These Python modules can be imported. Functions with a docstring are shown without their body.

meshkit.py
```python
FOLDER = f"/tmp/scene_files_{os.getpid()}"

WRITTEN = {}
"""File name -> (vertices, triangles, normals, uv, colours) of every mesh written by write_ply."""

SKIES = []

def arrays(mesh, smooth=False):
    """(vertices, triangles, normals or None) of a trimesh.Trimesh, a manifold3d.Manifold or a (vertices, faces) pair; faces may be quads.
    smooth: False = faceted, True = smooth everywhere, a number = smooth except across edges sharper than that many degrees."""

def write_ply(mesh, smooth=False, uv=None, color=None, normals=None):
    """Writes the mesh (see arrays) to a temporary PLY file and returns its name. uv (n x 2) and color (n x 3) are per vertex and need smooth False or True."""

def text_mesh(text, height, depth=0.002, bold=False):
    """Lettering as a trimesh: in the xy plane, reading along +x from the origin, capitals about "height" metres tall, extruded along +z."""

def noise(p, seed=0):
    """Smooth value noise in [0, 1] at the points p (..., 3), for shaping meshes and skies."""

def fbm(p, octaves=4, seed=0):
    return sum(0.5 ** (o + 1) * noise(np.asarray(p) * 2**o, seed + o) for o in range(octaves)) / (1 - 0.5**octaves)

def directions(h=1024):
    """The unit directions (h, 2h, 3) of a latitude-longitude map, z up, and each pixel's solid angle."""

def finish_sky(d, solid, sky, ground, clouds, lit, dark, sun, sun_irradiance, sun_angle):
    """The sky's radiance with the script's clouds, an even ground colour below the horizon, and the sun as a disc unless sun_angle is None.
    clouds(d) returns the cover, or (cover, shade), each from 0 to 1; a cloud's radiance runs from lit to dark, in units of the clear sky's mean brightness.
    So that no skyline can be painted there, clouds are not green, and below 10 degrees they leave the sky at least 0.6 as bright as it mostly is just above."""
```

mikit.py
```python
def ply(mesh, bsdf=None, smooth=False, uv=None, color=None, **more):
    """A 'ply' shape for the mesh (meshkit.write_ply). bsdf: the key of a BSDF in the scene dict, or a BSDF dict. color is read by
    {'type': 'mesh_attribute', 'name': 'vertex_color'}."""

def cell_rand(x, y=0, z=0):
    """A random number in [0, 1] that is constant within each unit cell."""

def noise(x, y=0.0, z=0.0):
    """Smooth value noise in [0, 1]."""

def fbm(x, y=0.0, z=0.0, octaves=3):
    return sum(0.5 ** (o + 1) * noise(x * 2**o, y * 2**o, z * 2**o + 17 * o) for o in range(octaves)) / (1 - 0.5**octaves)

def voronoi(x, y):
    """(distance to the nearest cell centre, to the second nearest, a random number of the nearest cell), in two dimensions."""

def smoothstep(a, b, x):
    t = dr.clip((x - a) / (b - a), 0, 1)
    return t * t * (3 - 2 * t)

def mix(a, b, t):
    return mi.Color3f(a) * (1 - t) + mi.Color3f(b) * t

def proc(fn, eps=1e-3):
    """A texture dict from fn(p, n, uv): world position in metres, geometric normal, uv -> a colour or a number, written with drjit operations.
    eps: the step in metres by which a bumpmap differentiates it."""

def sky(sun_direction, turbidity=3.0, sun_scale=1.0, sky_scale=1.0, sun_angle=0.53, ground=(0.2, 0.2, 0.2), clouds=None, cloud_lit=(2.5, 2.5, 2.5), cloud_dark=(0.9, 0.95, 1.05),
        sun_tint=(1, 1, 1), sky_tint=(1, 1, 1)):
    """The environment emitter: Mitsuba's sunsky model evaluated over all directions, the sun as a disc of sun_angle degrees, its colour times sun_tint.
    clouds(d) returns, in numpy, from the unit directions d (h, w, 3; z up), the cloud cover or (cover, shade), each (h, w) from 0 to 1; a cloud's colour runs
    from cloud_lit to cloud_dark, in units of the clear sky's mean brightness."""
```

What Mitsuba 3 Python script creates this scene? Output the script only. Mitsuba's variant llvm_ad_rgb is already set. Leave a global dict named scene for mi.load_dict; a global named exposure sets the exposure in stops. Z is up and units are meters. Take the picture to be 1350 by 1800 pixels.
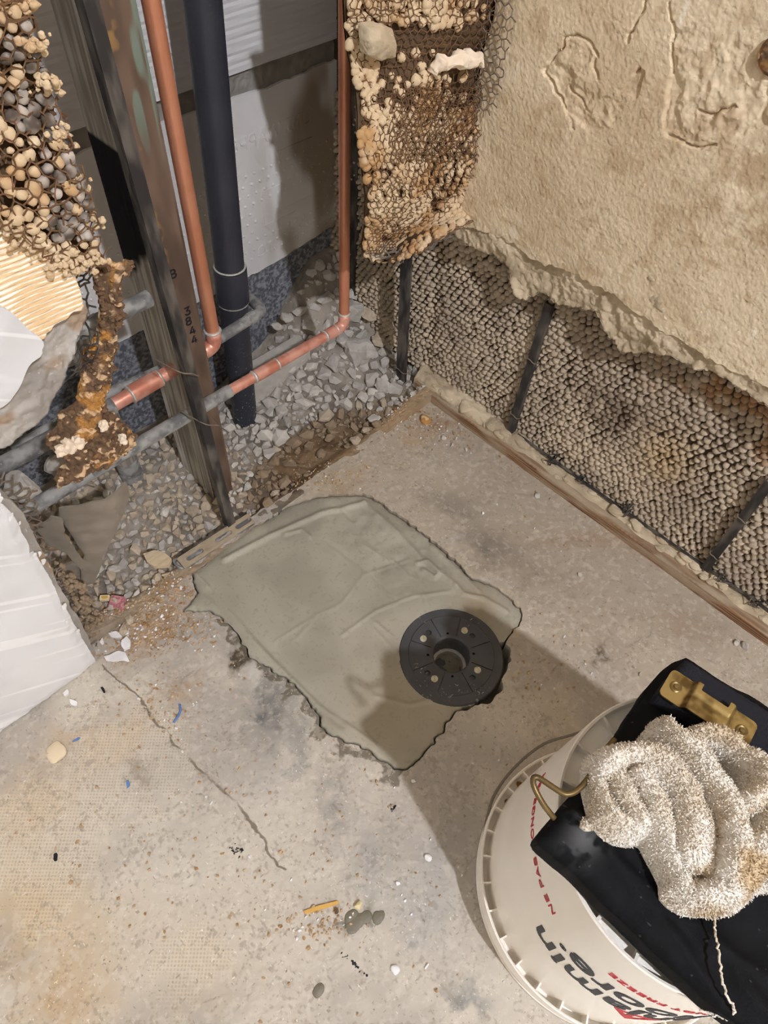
import math, numpy as np, trimesh, shapely, manifold3d
import mitsuba as mi, drjit as dr, mikit, meshkit
from mikit import noise, fbm, smoothstep, mix, voronoi
from shapely.geometry import Polygon, Point, LineString
from scipy.spatial import Delaunay, cKDTree

T = mi.ScalarTransform4f
scene, labels = {}, {}
# ------------------------------------------------------------------ camera, light, exposure
RIGHT = np.array([0.70516, -0.70750, 0.04687]); DOWN = np.array([-0.55316, -0.59027, -0.58787]); FWD = np.array([0.44358, 0.38861, -0.80760])
FOCAL, EYE = 1252.58, np.array([0, 0, 1.0])
scene['camera'] = {'type': 'perspective', 'fov': math.degrees(2 * math.atan(675 / FOCAL)), 'fov_axis': 'x', 'near_clip': 0.02, 'far_clip': 50,
                   'to_world': T().look_at(origin=EYE.tolist(), target=(EYE + FWD).tolist(), up=(-DOWN).tolist())}
exposure = 0.0
LAMP = (-0.14, -1.37, 2.40)
scene['ambient'] = {'type': 'constant', 'radiance': {'type': 'rgb', 'value': [0.66, 0.60, 0.515]}}
LAMP_POWER = [5350, 5400, 5750]
rng = np.random.default_rng(7)


# ------------------------------------------------------------------ helpers
def A(px, py, x=None, y=None, z=None):
    """The point of the plane x=, y= or z= that the photograph shows at this pixel."""
    d = (px - 675) / FOCAL * RIGHT + (py - 900) / FOCAL * DOWN + FWD
    t = (z - 1.0) / d[2] if z is not None else (y / d[1] if y is not None else x / d[0])
    return EYE + d * t


def proj(p):
    q = (np.asarray(p, float) - EYE) @ np.stack([RIGHT, DOWN, FWD], 1)
    return np.stack([q[..., 0] / q[..., 2] * FOCAL + 675, q[..., 1] / q[..., 2] * FOCAL + 900, q[..., 2]], -1)


def nz(*c, f=1.0, seed=0, o=3):
    c = [np.asarray(v, float) for v in c] + [np.zeros_like(np.asarray(c[0], float))] * (3 - len(c))
    return meshkit.fbm(np.stack(c, -1) * f, o, seed) - 0.5


def numbered(key):
    if key not in scene and key not in labels and not any(k.startswith(key + '__') for k in scene):
        return key
    n = 1
    while f'{key}_{n:03d}' in scene or f'{key}_{n:03d}' in labels:
        n += 1
    return f'{key}_{n:03d}'


counter = {}


def fresh(key):
    n = counter.get(key, -1) + 1
    counter[key] = n
    return key if n == 0 else f'{key}_{n:03d}'


def tag(key, label=None, cat=None, group=None, kind=None):
    d = labels.setdefault(key, {})
    for a, b in (('label', label), ('category', cat), ('group', group), ('kind', kind)):
        if b:
            d[a] = b
    return key


def thing(name, label, cat, group=None):
    return tag(fresh(name), label, cat, group)


def put(name, mesh, mat, parent=None, smooth=False, label=None, cat=None, group=None, kind=None, to=None, uv=None):
    key = fresh(f'{parent}__{name}' if parent else name)
    d = dict(mesh) if isinstance(mesh, dict) else mikit.ply(mesh, mat, smooth=smooth)
    if to is not None:
        d['to_world'] = to
    scene[key] = d
    if label or cat or group or kind:
        tag(key, label, cat, group, kind)
    return key


cat_ = trimesh.util.concatenate


def tm(v, f):
    return trimesh.Trimesh(np.asarray(v, float), np.asarray(f, int), process=False)


def box(x0, x1, y0, y1, z0, z1, bevel=0.0):
    if not bevel:
        m = trimesh.creation.box((x1 - x0, y1 - y0, z1 - z0))
    else:
        h = np.array([x1 - x0, y1 - y0, z1 - z0]) / 2
        pts = []
        for s in np.ndindex(2, 2, 2):
            s = np.array(s) * 2 - 1
            for k in range(3):
                q = s * (h - bevel)
                q[k] = s[k] * h[k]
                pts.append(q)
        m = trimesh.convex.convex_hull(np.array(pts))
    m.apply_translation([(x0 + x1) / 2, (y0 + y1) / 2, (z0 + z1) / 2])
    return m


def spline(pts, n=8):
    """Catmull-Rom through the points."""
    p = np.asarray(pts, float)
    q = np.vstack([2 * p[0] - p[1], p, 2 * p[-1] - p[-2]])
    out = []
    for i in range(1, len(q) - 2):
        t = np.linspace(0, 1, n, endpoint=False)[:, None]
        a, b, c, d = q[i - 1], q[i], q[i + 1], q[i + 2]
        out.append(0.5 * (2 * b + (c - a) * t + (2 * a - 5 * b + 4 * c - d) * t**2 + (3 * b - a - 3 * c + d) * t**3))
    return np.vstack(out + [p[-1:]])


def tube(points, r, sides=16, caps=True):
    p = np.asarray(points, float)
    r = np.broadcast_to(r, len(p))
    t = np.gradient(p, axis=0) if len(p) > 2 else np.repeat([p[1] - p[0]], 2, 0)
    t = t / (np.linalg.norm(t, axis=1, keepdims=True) + 1e-12)
    a = np.cross(t[0], [0, 0, 1.0] if abs(t[0, 2]) < 0.9 else [1.0, 0, 0])
    rows = []
    for i in range(len(p)):
        a = a - t[i] * (a @ t[i])
        a = a / np.linalg.norm(a)
        rows.append((a, np.cross(t[i], a)))
    ang = np.arange(sides) * 2 * np.pi / sides
    v = np.vstack([p[i] + r[i] * (np.cos(ang)[:, None] * a + np.sin(ang)[:, None] * b) for i, (a, b) in enumerate(rows)])
    i, j = np.meshgrid(np.arange(len(p) - 1), np.arange(sides), indexing='ij')
    k, k2 = (i * sides + j).ravel(), (i * sides + (j + 1) % sides).ravel()
    f = np.vstack([np.stack([k, k2, k2 + sides], 1), np.stack([k, k2 + sides, k + sides], 1)])
    if caps:
        n = len(v)
        v = np.vstack([v, p[:1], p[-1:]])
        j = np.arange(sides)
        e = (len(p) - 1) * sides
        f = np.vstack([f, np.stack([(j + 1) % sides, j, j * 0 + n], 1), np.stack([e + j, e + (j + 1) % sides, j * 0 + n + 1], 1)])
    return tm(v, f)


def elbow(a, b, c, r, rad, n=8):
    """Path from a to c round the corner b, bent with radius rad."""
    a, b, c = (np.asarray(q, float) for q in (a, b, c))
    u, w = (a - b) / np.linalg.norm(a - b), (c - b) / np.linalg.norm(c - b)
    s, e = b + u * rad, b + w * rad
    t = np.linspace(0, 1, n)[:, None]
    return (1 - t) ** 2 * s + 2 * t * (1 - t) * b + t**2 * e


def lathe(profile, n=48, at=(0, 0, 0)):
    """Closed solid of revolution about z; profile = (radius, z) rows run bottom to top on the outside, ends on the axis or loops."""
    p = np.asarray(profile, float)
    ang = np.arange(n) * 2 * np.pi / n
    v = np.stack([p[:, None, 0] * np.cos(ang), p[:, None, 0] * np.sin(ang), np.repeat(p[:, 1:2], n, 1)], -1).reshape(-1, 3) + np.asarray(at)
    i, j = np.meshgrid(np.arange(len(p) - 1), np.arange(n), indexing='ij')
    k, k2 = (i * n + j).ravel(), (i * n + (j + 1) % n).ravel()
    return tm(v, np.vstack([np.stack([k, k2, k2 + n], 1), np.stack([k, k2 + n, k + n], 1)]))


def fine(poly, res):
    out = []
    for ring in [poly.exterior, *poly.interiors]:
        m = max(6, int(ring.length / res))
        out.append(np.array([ring.interpolate(k / m, normalized=True).coords[0] for k in range(m)]))
    return out


def rough(pts, amp, step, seed=1, closed=True, f=60):
    """A traced outline resampled every step and made ragged."""
    q = np.asarray(pts, float)[:, :2]
    ring = LineString(np.vstack([q, q[:1]]) if closed else q)
    m = int(ring.length / step)
    p = np.array([ring.interpolate(k / m, normalized=True).coords[0] for k in range(m)])
    s = np.arange(m) * step
    d = np.stack([nz(s * f, s * 0 + 3, seed=seed, o=3), nz(s * f, s * 0 + 9, seed=seed + 5, o=3)], 1) * 2 * amp
    return p + d


def sheet(poly, O, U, V, N, front, thick, res, back=None, eres=None):
    """A slab over a 2-D polygon: point = O + a U + b V + front(a,b) N, its back `thick` behind (a number or a function)."""
    O, U, V, N = (np.asarray(q, float) for q in (O, U, V, N))
    poly = poly.buffer(0)
    if poly.geom_type != 'Polygon':
        poly = max(poly.geoms, key=lambda g: g.area)
    edge = np.vstack(fine(poly, eres or res))
    x0, y0, x1, y1 = poly.bounds
    gx, gy = np.meshgrid(np.arange(x0, x1, res), np.arange(y0, y1, res * 0.87))
    gx = gx + (np.arange(gx.shape[0]) % 2)[:, None] * res / 2
    g = np.stack([gx.ravel(), gy.ravel()], 1)
    g = g[shapely.contains_xy(poly.buffer(-res * 0.45), g[:, 0], g[:, 1])]
    p = np.vstack([edge, g])
    f = Delaunay(p).simplices
    c = p[f].mean(1)
    f = f[shapely.contains_xy(poly, c[:, 0], c[:, 1])]
    ar = np.cross(p[f[:, 1]] - p[f[:, 0]], p[f[:, 2]] - p[f[:, 0]])
    f = f[np.abs(ar) > 1e-12]; ar = ar[np.abs(ar) > 1e-12]
    if np.cross(U, V) @ N < 0:
        ar = -ar
    f[ar < 0] = f[ar < 0][:, ::-1]
    a, b = p[:, 0], p[:, 1]
    h = front(a, b) if callable(front) else np.full(len(p), float(front))
    t = thick(a, b) if callable(thick) else np.full(len(p), float(thick))
    base = O + a[:, None] * U + b[:, None] * V
    v = np.vstack([base + h[:, None] * N, base + (h - t)[:, None] * N if back is None else base + back * N])
    n = len(p)
    e = np.vstack([f[:, [0, 1]], f[:, [1, 2]], f[:, [2, 0]]])
    key = np.sort(e, 1)
    _, inv, cnt = np.unique(key, axis=0, return_inverse=True, return_counts=True)
    e = e[cnt[inv.ravel()] == 1]
    f = np.vstack([f, f[:, ::-1] + n, np.stack([e[:, 1], e[:, 0], e[:, 0] + n], 1), np.stack([e[:, 1], e[:, 0] + n, e[:, 1] + n], 1)])
    return tm(v, f)


def seg_dist(a, b, line):
    """Distance of the points (a, b) to a polyline."""
    line = np.asarray(line, float)[:, :2]
    p = np.stack([a, b], -1)
    best = np.full(p.shape[:-1], 9.0)
    for s, e in zip(line[:-1], line[1:]):
        d = e - s
        t = np.clip(((p - s) @ d) / (d @ d + 1e-18), 0, 1)
        best = np.minimum(best, np.linalg.norm(p - (s + t[..., None] * d), axis=-1))
    return best


def inside(a, b, poly):
    """Signed distance, positive inside."""
    q = np.asarray(poly, float)[:, :2]
    d = seg_dist(a, b, np.vstack([q, q[:1]]))
    return np.where(shapely.contains_xy(Polygon(q).buffer(0), a, b), d, -d)


def sstep(a, b, x):
    t = np.clip((x - a) / (b - a), 0, 1)
    return t * t * (3 - 2 * t)


def stone(seed, n=14, flat=0.75, sub=0):
    r = np.random.default_rng(seed)
    q = r.normal(size=(n, 3))
    q /= np.linalg.norm(q, axis=1, keepdims=True)
    q *= r.uniform(0.75, 1.05, (n, 1)) * np.array([1, r.uniform(0.65, 0.9), flat])
    m = trimesh.convex.convex_hull(q)
    for _ in range(sub):
        m = m.subdivide()
        d = m.vertices / np.linalg.norm(m.vertices, axis=1, keepdims=True)
        m.vertices = m.vertices + d * (nz(*m.vertices.T, f=3.0, seed=seed) * 0.22)[:, None]
    m.vertices -= m.bounds.mean(0)
    m.vertices /= np.abs(m.vertices[:, :2]).max()
    return m


def lump(seed, sub=1, amp=0.35):
    m = trimesh.creation.icosphere(subdivisions=sub)
    m.vertices = m.vertices * (1 + amp * 2 * nz(*(m.vertices * 1.3).T, f=1.0, seed=seed, o=2))[:, None]
    return m


def hexwire(S, u0, u1, v0, v1, cell, r, keep=None, sides=4, jit=0.12, seed=0, bow=0.0):
    """Hexagonal netting over the surface S(u, v) -> point; u, v in metres."""
    g = np.random.default_rng(seed)
    w, h = cell, cell * 0.87
    seen, segs = {}, set()
    def vert(i, j, k):
        key = (i, j, k)
        return key
    nodes = {}
    for j in range(int((v1 - v0) / h) + 2):
        for i in range(int((u1 - u0) / w) + 2):
            cx, cy = u0 + (i + 0.5 * (j % 2)) * w, v0 + j * h
            c = [(cx + 0.577 * w * math.sin(q), cy + 0.577 * w * math.cos(q)) for q in np.arange(6) * np.pi / 3]
            ids = []
            for q in c:
                kk = (round(q[0] / (w * 0.2)), round(q[1] / (w * 0.2)))
                for dx in (-1, 0, 1):
                    for dy in (-1, 0, 1):
                        if (kk[0] + dx, kk[1] + dy) in nodes:
                            kk = (kk[0] + dx, kk[1] + dy)
                nodes.setdefault(kk, np.array(q) + g.normal(0, jit * w * 0.5, 2))
                ids.append(kk)
            for a, b in zip(ids, ids[1:] + ids[:1]):
                if a != b:
                    segs.add((min(a, b), max(a, b)))
    out_v, out_f, at = [], [], 0
    ang = np.arange(sides) * 2 * np.pi / sides
    for a, b in sorted(segs):
        pa, pb = nodes[a], nodes[b]
        m = (pa + pb) / 2
        if not (u0 <= m[0] <= u1 and v0 <= m[1] <= v1) or (keep is not None and not keep(*m)):
            continue
        q = np.array([S(*pa), S(*((pa + pb) / 2)), S(*pb)])
        t = q[2] - q[0]
        t = t / (np.linalg.norm(t) + 1e-9)
        x = np.cross(t, [0.3, 0.5, 0.81]); x /= np.linalg.norm(x)
        y = np.cross(t, x)
        ring = r * (np.cos(ang)[:, None] * x + np.sin(ang)[:, None] * y)
        out_v.append((q[:, None] + ring).reshape(-1, 3))
        for s in range(2):
            k = at + s * sides + np.arange(sides)
            k2 = at + s * sides + (np.arange(sides) + 1) % sides
            out_f += [np.stack([k, k2, k2 + sides], 1), np.stack([k, k2 + sides, k + sides], 1)]
        at += 3 * sides
    return tm(np.vstack(out_v), np.vstack(out_f))


# ------------------------------------------------------------------ materials
def col(*c):
    return {'type': 'rgb', 'value': list(c)}


def srgb(r, g, b):
    return tuple(((v / 255 + 0.055) / 1.055) ** 2.4 if v > 10 else v / 255 / 12.92 for v in (r, g, b))


def mat(name, fn, rough=0.8, spec=0.25, bump=None, bscale=1.0, beps=0.0008, metallic=0.0, **kw):
    base = {'type': 'principled', 'base_color': mikit.proc(fn) if callable(fn) else col(*fn), 'roughness': mikit.proc(rough) if callable(rough) else rough,
            'specular': spec, 'metallic': metallic, **kw}
    if bump:
        base = {'type': 'bumpmap', 'arbitrary': mikit.proc(bump, eps=beps), 'scale': bscale, 'bsdf': base}
    scene[name] = {'type': 'twosided', 'bsdf': base}
    return name


def C(r, g, b):
    return mi.Color3f(*srgb(r, g, b))


def blob(u, v, cu, cv, ru, rv, rot=0.0, soft=1.0):
    c, s = math.cos(rot), math.sin(rot)
    a, b = ((u - cu) * c + (v - cv) * s) / ru, (-(u - cu) * s + (v - cv) * c) / rv
    return dr.exp(-(a * a + b * b) * soft)


FL = lambda px, py: A(px, py, z=0.0)[:2]
STAINS = [  # px, py, radius x/y in metres, rotation, colour, strength, ragged
    (480, 1235, .060, .030, 0.75, (96, 98, 100), .75), (428, 1150, .026, .015, 0.9, (78, 70, 58), 1.2), (243, 1345, .005, .016, .5, (120, 108, 100), .7), (246, 1362, .007, .007, .5, (110, 100, 94), .6), (520, 1300, .05, .022, .75, (105, 105, 106), .6),
    (565, 1235, .018, .012, 0, (205, 200, 192), .4), (450, 1190, .03, .010, .8, (206, 202, 196), .5), (590, 1400, .05, .03, .5, (135, 132, 130), .5),
    (640, 1500, .06, .03, 1.2, (140, 140, 142), .45), (740, 1590, .05, .05, 0, (150, 150, 152), .5), (820, 1745, .03, .012, 1.7, (108, 112, 118), .6), (800, 1500, .04, .04, 0, (158, 156, 154), .4),
    (860, 960, .060, .030, 1.9, (104, 98, 90), .60), (800, 890, .05, .025, 1.9, (112, 106, 98), .45), (940, 1010, .06, .03, 2.2, (128, 118, 104), .4), (1053, 1145, .016, .008, 0, (92, 80, 66), .8),
    (800, 950, .03, .012, 2.4, (178, 172, 164), .5), (870, 1020, .03, .010, 2.4, (184, 178, 168), .5), (940, 1090, .04, .012, 2.6, (170, 162, 150), .45),
    (730, 770, .05, .02, -.3, (176, 150, 118), .6), (600, 850, .06, .02, -.3, (168, 146, 116), .5), (780, 745, .03, .012, -.3, (140, 106, 76), .6),
    (285, 1090, .05, .025, .1, (184, 158, 128), .6), (250, 1130, .04, .02, .1, (172, 144, 114), .45), (320, 1210, .03, .02, 0, (176, 150, 122), .5),
    (60, 1420, .06, .05, 0, (186, 160, 126), .55), (40, 1600, .05, .12, .6, (190, 164, 124), .6), (120, 1750, .05, .06, 0, (180, 150, 108), .55), (130, 1300, .05, .02, -.6, (186, 160, 130), .5),
    (215, 1300, .05, .03, 0, (196, 170, 138), .45), (350, 1700, .05, .05, 0, (190, 172, 142), .35), (470, 1080 + 300, .06, .03, 0, (188, 184, 178), .4), (300, 1500, .10, .06, 0, (202, 196, 184), .35),
    (1200, 1100, .06, .03, 2.2, (150, 128, 104), .4), (1050, 950, .10, .02, 2.35, (150, 124, 98), .5), (632, 1612, .022, .007, .1, (88, 84, 76), .9), (560, 1610, .03, .014, -.2, (176, 172, 166), .5),
]


EDGE = np.array([FL(*q) for q in ((392, 1085), (408, 1120), (450, 1165), (505, 1200), (556, 1258), (562, 1285), (640, 1322), (705, 1360))])


CRK = np.array([FL(*q) for q in ((180, 1170), (212, 1196), (256, 1240), (300, 1298), (330, 1330), (362, 1362), (395, 1392), (420, 1420), (448, 1455), (470, 1490), (500, 1530))])


def floor_color(p, n, uv):
    x, y = p.x, p.y
    w1, w2, w3 = fbm(x * 9, y * 9, 0, octaves=3), fbm(x * 55, y * 55, 3, octaves=4), noise(x * 520, y * 520)
    g = fbm(x * 260, y * 260, 9, octaves=2)
    c = mix(C(170, 163, 154), C(194, 186, 173), smoothstep(.32, .66, w1))
    wx, wy = x + (w2 - .5) * .05, y + (noise(x * 60, y * 60, 7) - .5) * .03 + (g - .5) * .012
    vx, vy = x + (w2 - .5) * .012, y + (g - .5) * .004
    right = smoothstep(.42, .62, x + .10 * y + (w1 - .5) * .2)
    c = mix(c, C(160, 144, 122), right * .60)
    for px, py, a, b, rot, k, s in STAINS:
        q = FL(px, py)
        c = mix(c, C(*k), dr.clip(blob(wx, wy, q[0], q[1], a, b, rot) * s * (.55 + 1.0 * w2), 0, 1))
    d = mi.Float(9)                                      # damp rim where the slab has drunk from the mortar
    for a, b in zip(EDGE[:-1], EDGE[1:]):
        e = b - a
        t = dr.clip(((wx - a[0]) * e[0] + (wy - a[1]) * e[1]) / float(e @ e), 0, 1)
        d = dr.minimum(d, dr.sqrt(dr.square(wx - a[0] - t * e[0]) + dr.square(wy - a[1] - t * e[1])))
    c = mix(c, C(92, 84, 70), smoothstep(.011, .005, d) * .8)
    q = FL(1075, 1060)                                   # old ring mark of a can
    r = dr.sqrt(dr.square(wx - q[0]) + dr.square(wy - q[1]))
    c = mix(c, C(96, 88, 78), dr.exp(-dr.square((r - .072) / .004)) * .40 * smoothstep(.35, .6, w1))
    u, v = (x - y) * 1090, (x + y) * 1090
    weave = (dr.sin(u) * .5 + .5) * (dr.sin(v) * .5 + .5)
    q, q1, q2 = FL(230, 1330), FL(60, 1520), FL(330, 1700)
    zone = smoothstep(.30, .62, blob(wx, wy, q[0], q[1], .10, .09) + blob(wx, wy, q1[0], q1[1], .06, .10) + .8 * blob(wx, wy, q2[0], q2[1], .06, .05) + (w2 - .5) * .7)
    c = mix(c, C(222, 212, 192), zone * .22)
    c = mix(c, C(140, 124, 102), zone * smoothstep(.10, .5, weave) * .30)
    c = mix(c, C(136, 126, 113), smoothstep(.56, .74, g * .6 + w2 * .4) * .42)
    c = mix(c, C(216, 208, 196), smoothstep(.56, .72, fbm(x * 150 + 5, y * 150, 2, octaves=3)) * .20)
    d2 = mi.Float(9)                                     # the long dirt-filled crack of the old topping
    for a, b in zip(CRK[:-1], CRK[1:]):
        e = b - a
        t = dr.clip(((vx - a[0]) * e[0] + (vy - a[1]) * e[1]) / float(e @ e), 0, 1)
        d2 = dr.minimum(d2, dr.sqrt(dr.square(vx - a[0] - t * e[0]) + dr.square(vy - a[1] - t * e[1])))
    c = mix(c, C(112, 102, 88), smoothstep(.0022, .0008, d2) * smoothstep(.35, .5, w2 * .5 + w1 * .5) * .85)
    c = mix(c, C(228, 222, 212), smoothstep(.88, .96, w3) * smoothstep(.42, .6, w1 * .5 + w2 * .5) * .7)
    return mix(c, C(104, 94, 82), smoothstep(.90, .97, noise(x * 380 + 9, y * 380)) * .5)


def floor_bump(p, n, uv):
    x, y = p.x, p.y
    return fbm(x * 90, y * 90, 0, octaves=5) * .0026 + noise(x * 600, y * 600) * .0006


mat('mat_floor', floor_color, .85, .2, floor_bump)


def mortar_color(p, n, uv):
    x, y = p.x, p.y
    w, f = fbm(x * 14, y * 14, 1, octaves=3), noise(x * 260, y * 260)
    c = mix(C(150, 145, 131), C(163, 158, 143), smoothstep(.3, .7, w))
    q, q2 = FL(840, 1062), FL(690, 1250)
    c = mix(c, C(140, 122, 92), blob(x, y, q[0], q[1], .03, .035) * .5 + blob(x, y, q2[0], q2[1], .07, .06) * .35)  # brown tint of the pouch and bucket shadow, put into the mortar colour
    return mix(c, C(132, 126, 110), smoothstep(.72, .9, f) * .35)


mat('mat_mortar', mortar_color, .50, .35, lambda p, n, uv: fbm(p.x * 90, p.y * 90, 0, octaves=3) * .0007, 1.0)


def plaster_color(p, n, uv):
    y, z = p.y, p.z
    w, g, f = fbm(y * 8, z * 8, 2, octaves=3), fbm(y * 60, z * 60, 5, octaves=3), noise(y * 500, z * 500)
    c = mix(C(202, 182, 152), C(218, 201, 173), smoothstep(.3, .7, w))
    c = mix(c, C(178, 152, 118), smoothstep(.55, .75, g) * .45)
    c = mix(c, C(160, 134, 102), smoothstep(.35, .2, y) * smoothstep(.48, .62, z) * smoothstep(.35, .6, g) * .5)
    s = noise(y * 70 + 3, z * 26, 9)
    c = mix(c, C(236, 228, 212), smoothstep(.80, .92, s) * smoothstep(.55, .7, w) * .6)
    c = mix(c, C(238, 226, 200), smoothstep(.86, .97, f) * .35)
    return mix(c, C(130, 108, 82), smoothstep(.93, .99, noise(y * 330, z * 330, 4)) * .5)


mat('mat_plaster', plaster_color, .9, .15, lambda p, n, uv: fbm(p.y * 300, p.z * 300, 0, octaves=3) * .0014, 1.0)


def scratch_color(p, n, uv):
    w, f = fbm(p.y * 30, p.z * 30, p.x * 30, octaves=3), noise(p.y * 400, p.z * 400, p.x * 400)
    c = mix(C(168, 152, 128), C(200, 184, 158), smoothstep(.3, .7, w))
    return mix(c, C(226, 210, 182), smoothstep(.80, .95, f) * .5)


mat('mat_scratch', scratch_color, .95, .1, lambda p, n, uv: fbm(p.y * 190, p.z * 190, p.x * 190, octaves=3) * .0030)


def key_color(p, n, uv):
    w, g, f = fbm(p.y * 9, p.z * 9, 3, octaves=3), fbm(p.y * 35, p.z * 35, 8, octaves=2), noise(p.y * 260, p.z * 260, p.x * 260)
    c = mix(C(158, 144, 128), C(190, 175, 154), smoothstep(.3, .7, w * .6 + g * .4))
    rust = smoothstep(.22, .36, p.z + (w - .5) * .25) * smoothstep(.36, .2, p.y) * smoothstep(.40, .55, g)
    c = mix(c, C(142, 98, 58), rust * .7)
    dark = blob(p.y, p.z, .26, .20, .10, .06) * smoothstep(.42, .6, g)
    c = mix(c, C(102, 86, 74), dark * .8)
    c = mix(c, C(196, 168, 122), blob(p.y, p.z, .17, .18, .04, .05) * .5)
    return mix(c, C(205, 190, 164), smoothstep(.78, .95, f) * .35)


mat('mat_key', key_color, .95, .1)
mat('mat_lath_dark', lambda p, n, uv: mix(C(58, 49, 41), C(84, 71, 58), fbm(p.x * 60, p.y * 60, p.z * 60, octaves=2)), .9, .1)


mat('mat_palekey', lambda p, n, uv: mix(C(214, 192, 166), C(238, 226, 208), fbm(p.x * 70, p.y * 70, p.z * 70, octaves=3)), .9, .1, lambda p, n, uv: fbm(p.x * 200, p.y * 200, p.z * 200, octaves=3) * .002)
mat('mat_greykey', lambda p, n, uv: mix(C(84, 74, 66), C(184, 174, 164), smoothstep(.3, .75, fbm(p.x * 80, p.y * 80, p.z * 80, octaves=3))), .8, .25)


def rustkey_color(p, n, uv):
    w, g = fbm(p.x * 22, p.y * 22, p.z * 22, octaves=3), fbm(p.x * 80, p.y * 80, p.z * 80, octaves=2)
    c = mix(C(204, 182, 150), C(182, 146, 104), smoothstep(.40, .66, w))
    c = mix(c, C(128, 88, 52), smoothstep(.55, .70, w * .5 + g * .5) * .7)
    return mix(c, C(228, 212, 182), smoothstep(.60, .8, g) * .5)


mat('mat_rustkey', rustkey_color, .9, .15)
mat('mat_crust', lambda p, n, uv: mix(mix(mix(C(70, 56, 46), C(132, 104, 80), fbm(p.x * 150, p.y * 150, p.z * 150, octaves=3)), C(190, 138, 74), smoothstep(.52, .66, fbm(p.x * 42, p.y * 42, p.z * 42, octaves=4)) * .75), C(222, 190, 152),
                                      smoothstep(.56, .72, fbm(p.x * 130 + 4, p.y * 130, p.z * 130, octaves=2)) * .8), .9, .15,
    lambda p, n, uv: fbm(p.x * 220, p.y * 220, p.z * 220, octaves=3) * .003)
mat('mat_paper', lambda p, n, uv: mix(C(66, 52, 40), C(104, 84, 64), fbm(p.x * 40, p.y * 40, p.z * 40, octaves=3)), .9, .1)
mat('mat_wire', lambda p, n, uv: mix(C(92, 80, 70), C(132, 118, 104), noise(p.x * 150, p.y * 150, p.z * 150)), .6, .4)
mat('mat_wire_rust', lambda p, n, uv: mix(C(84, 60, 42), C(122, 92, 66), noise(p.x * 150, p.y * 150, p.z * 150)), .7, .3)


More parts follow.
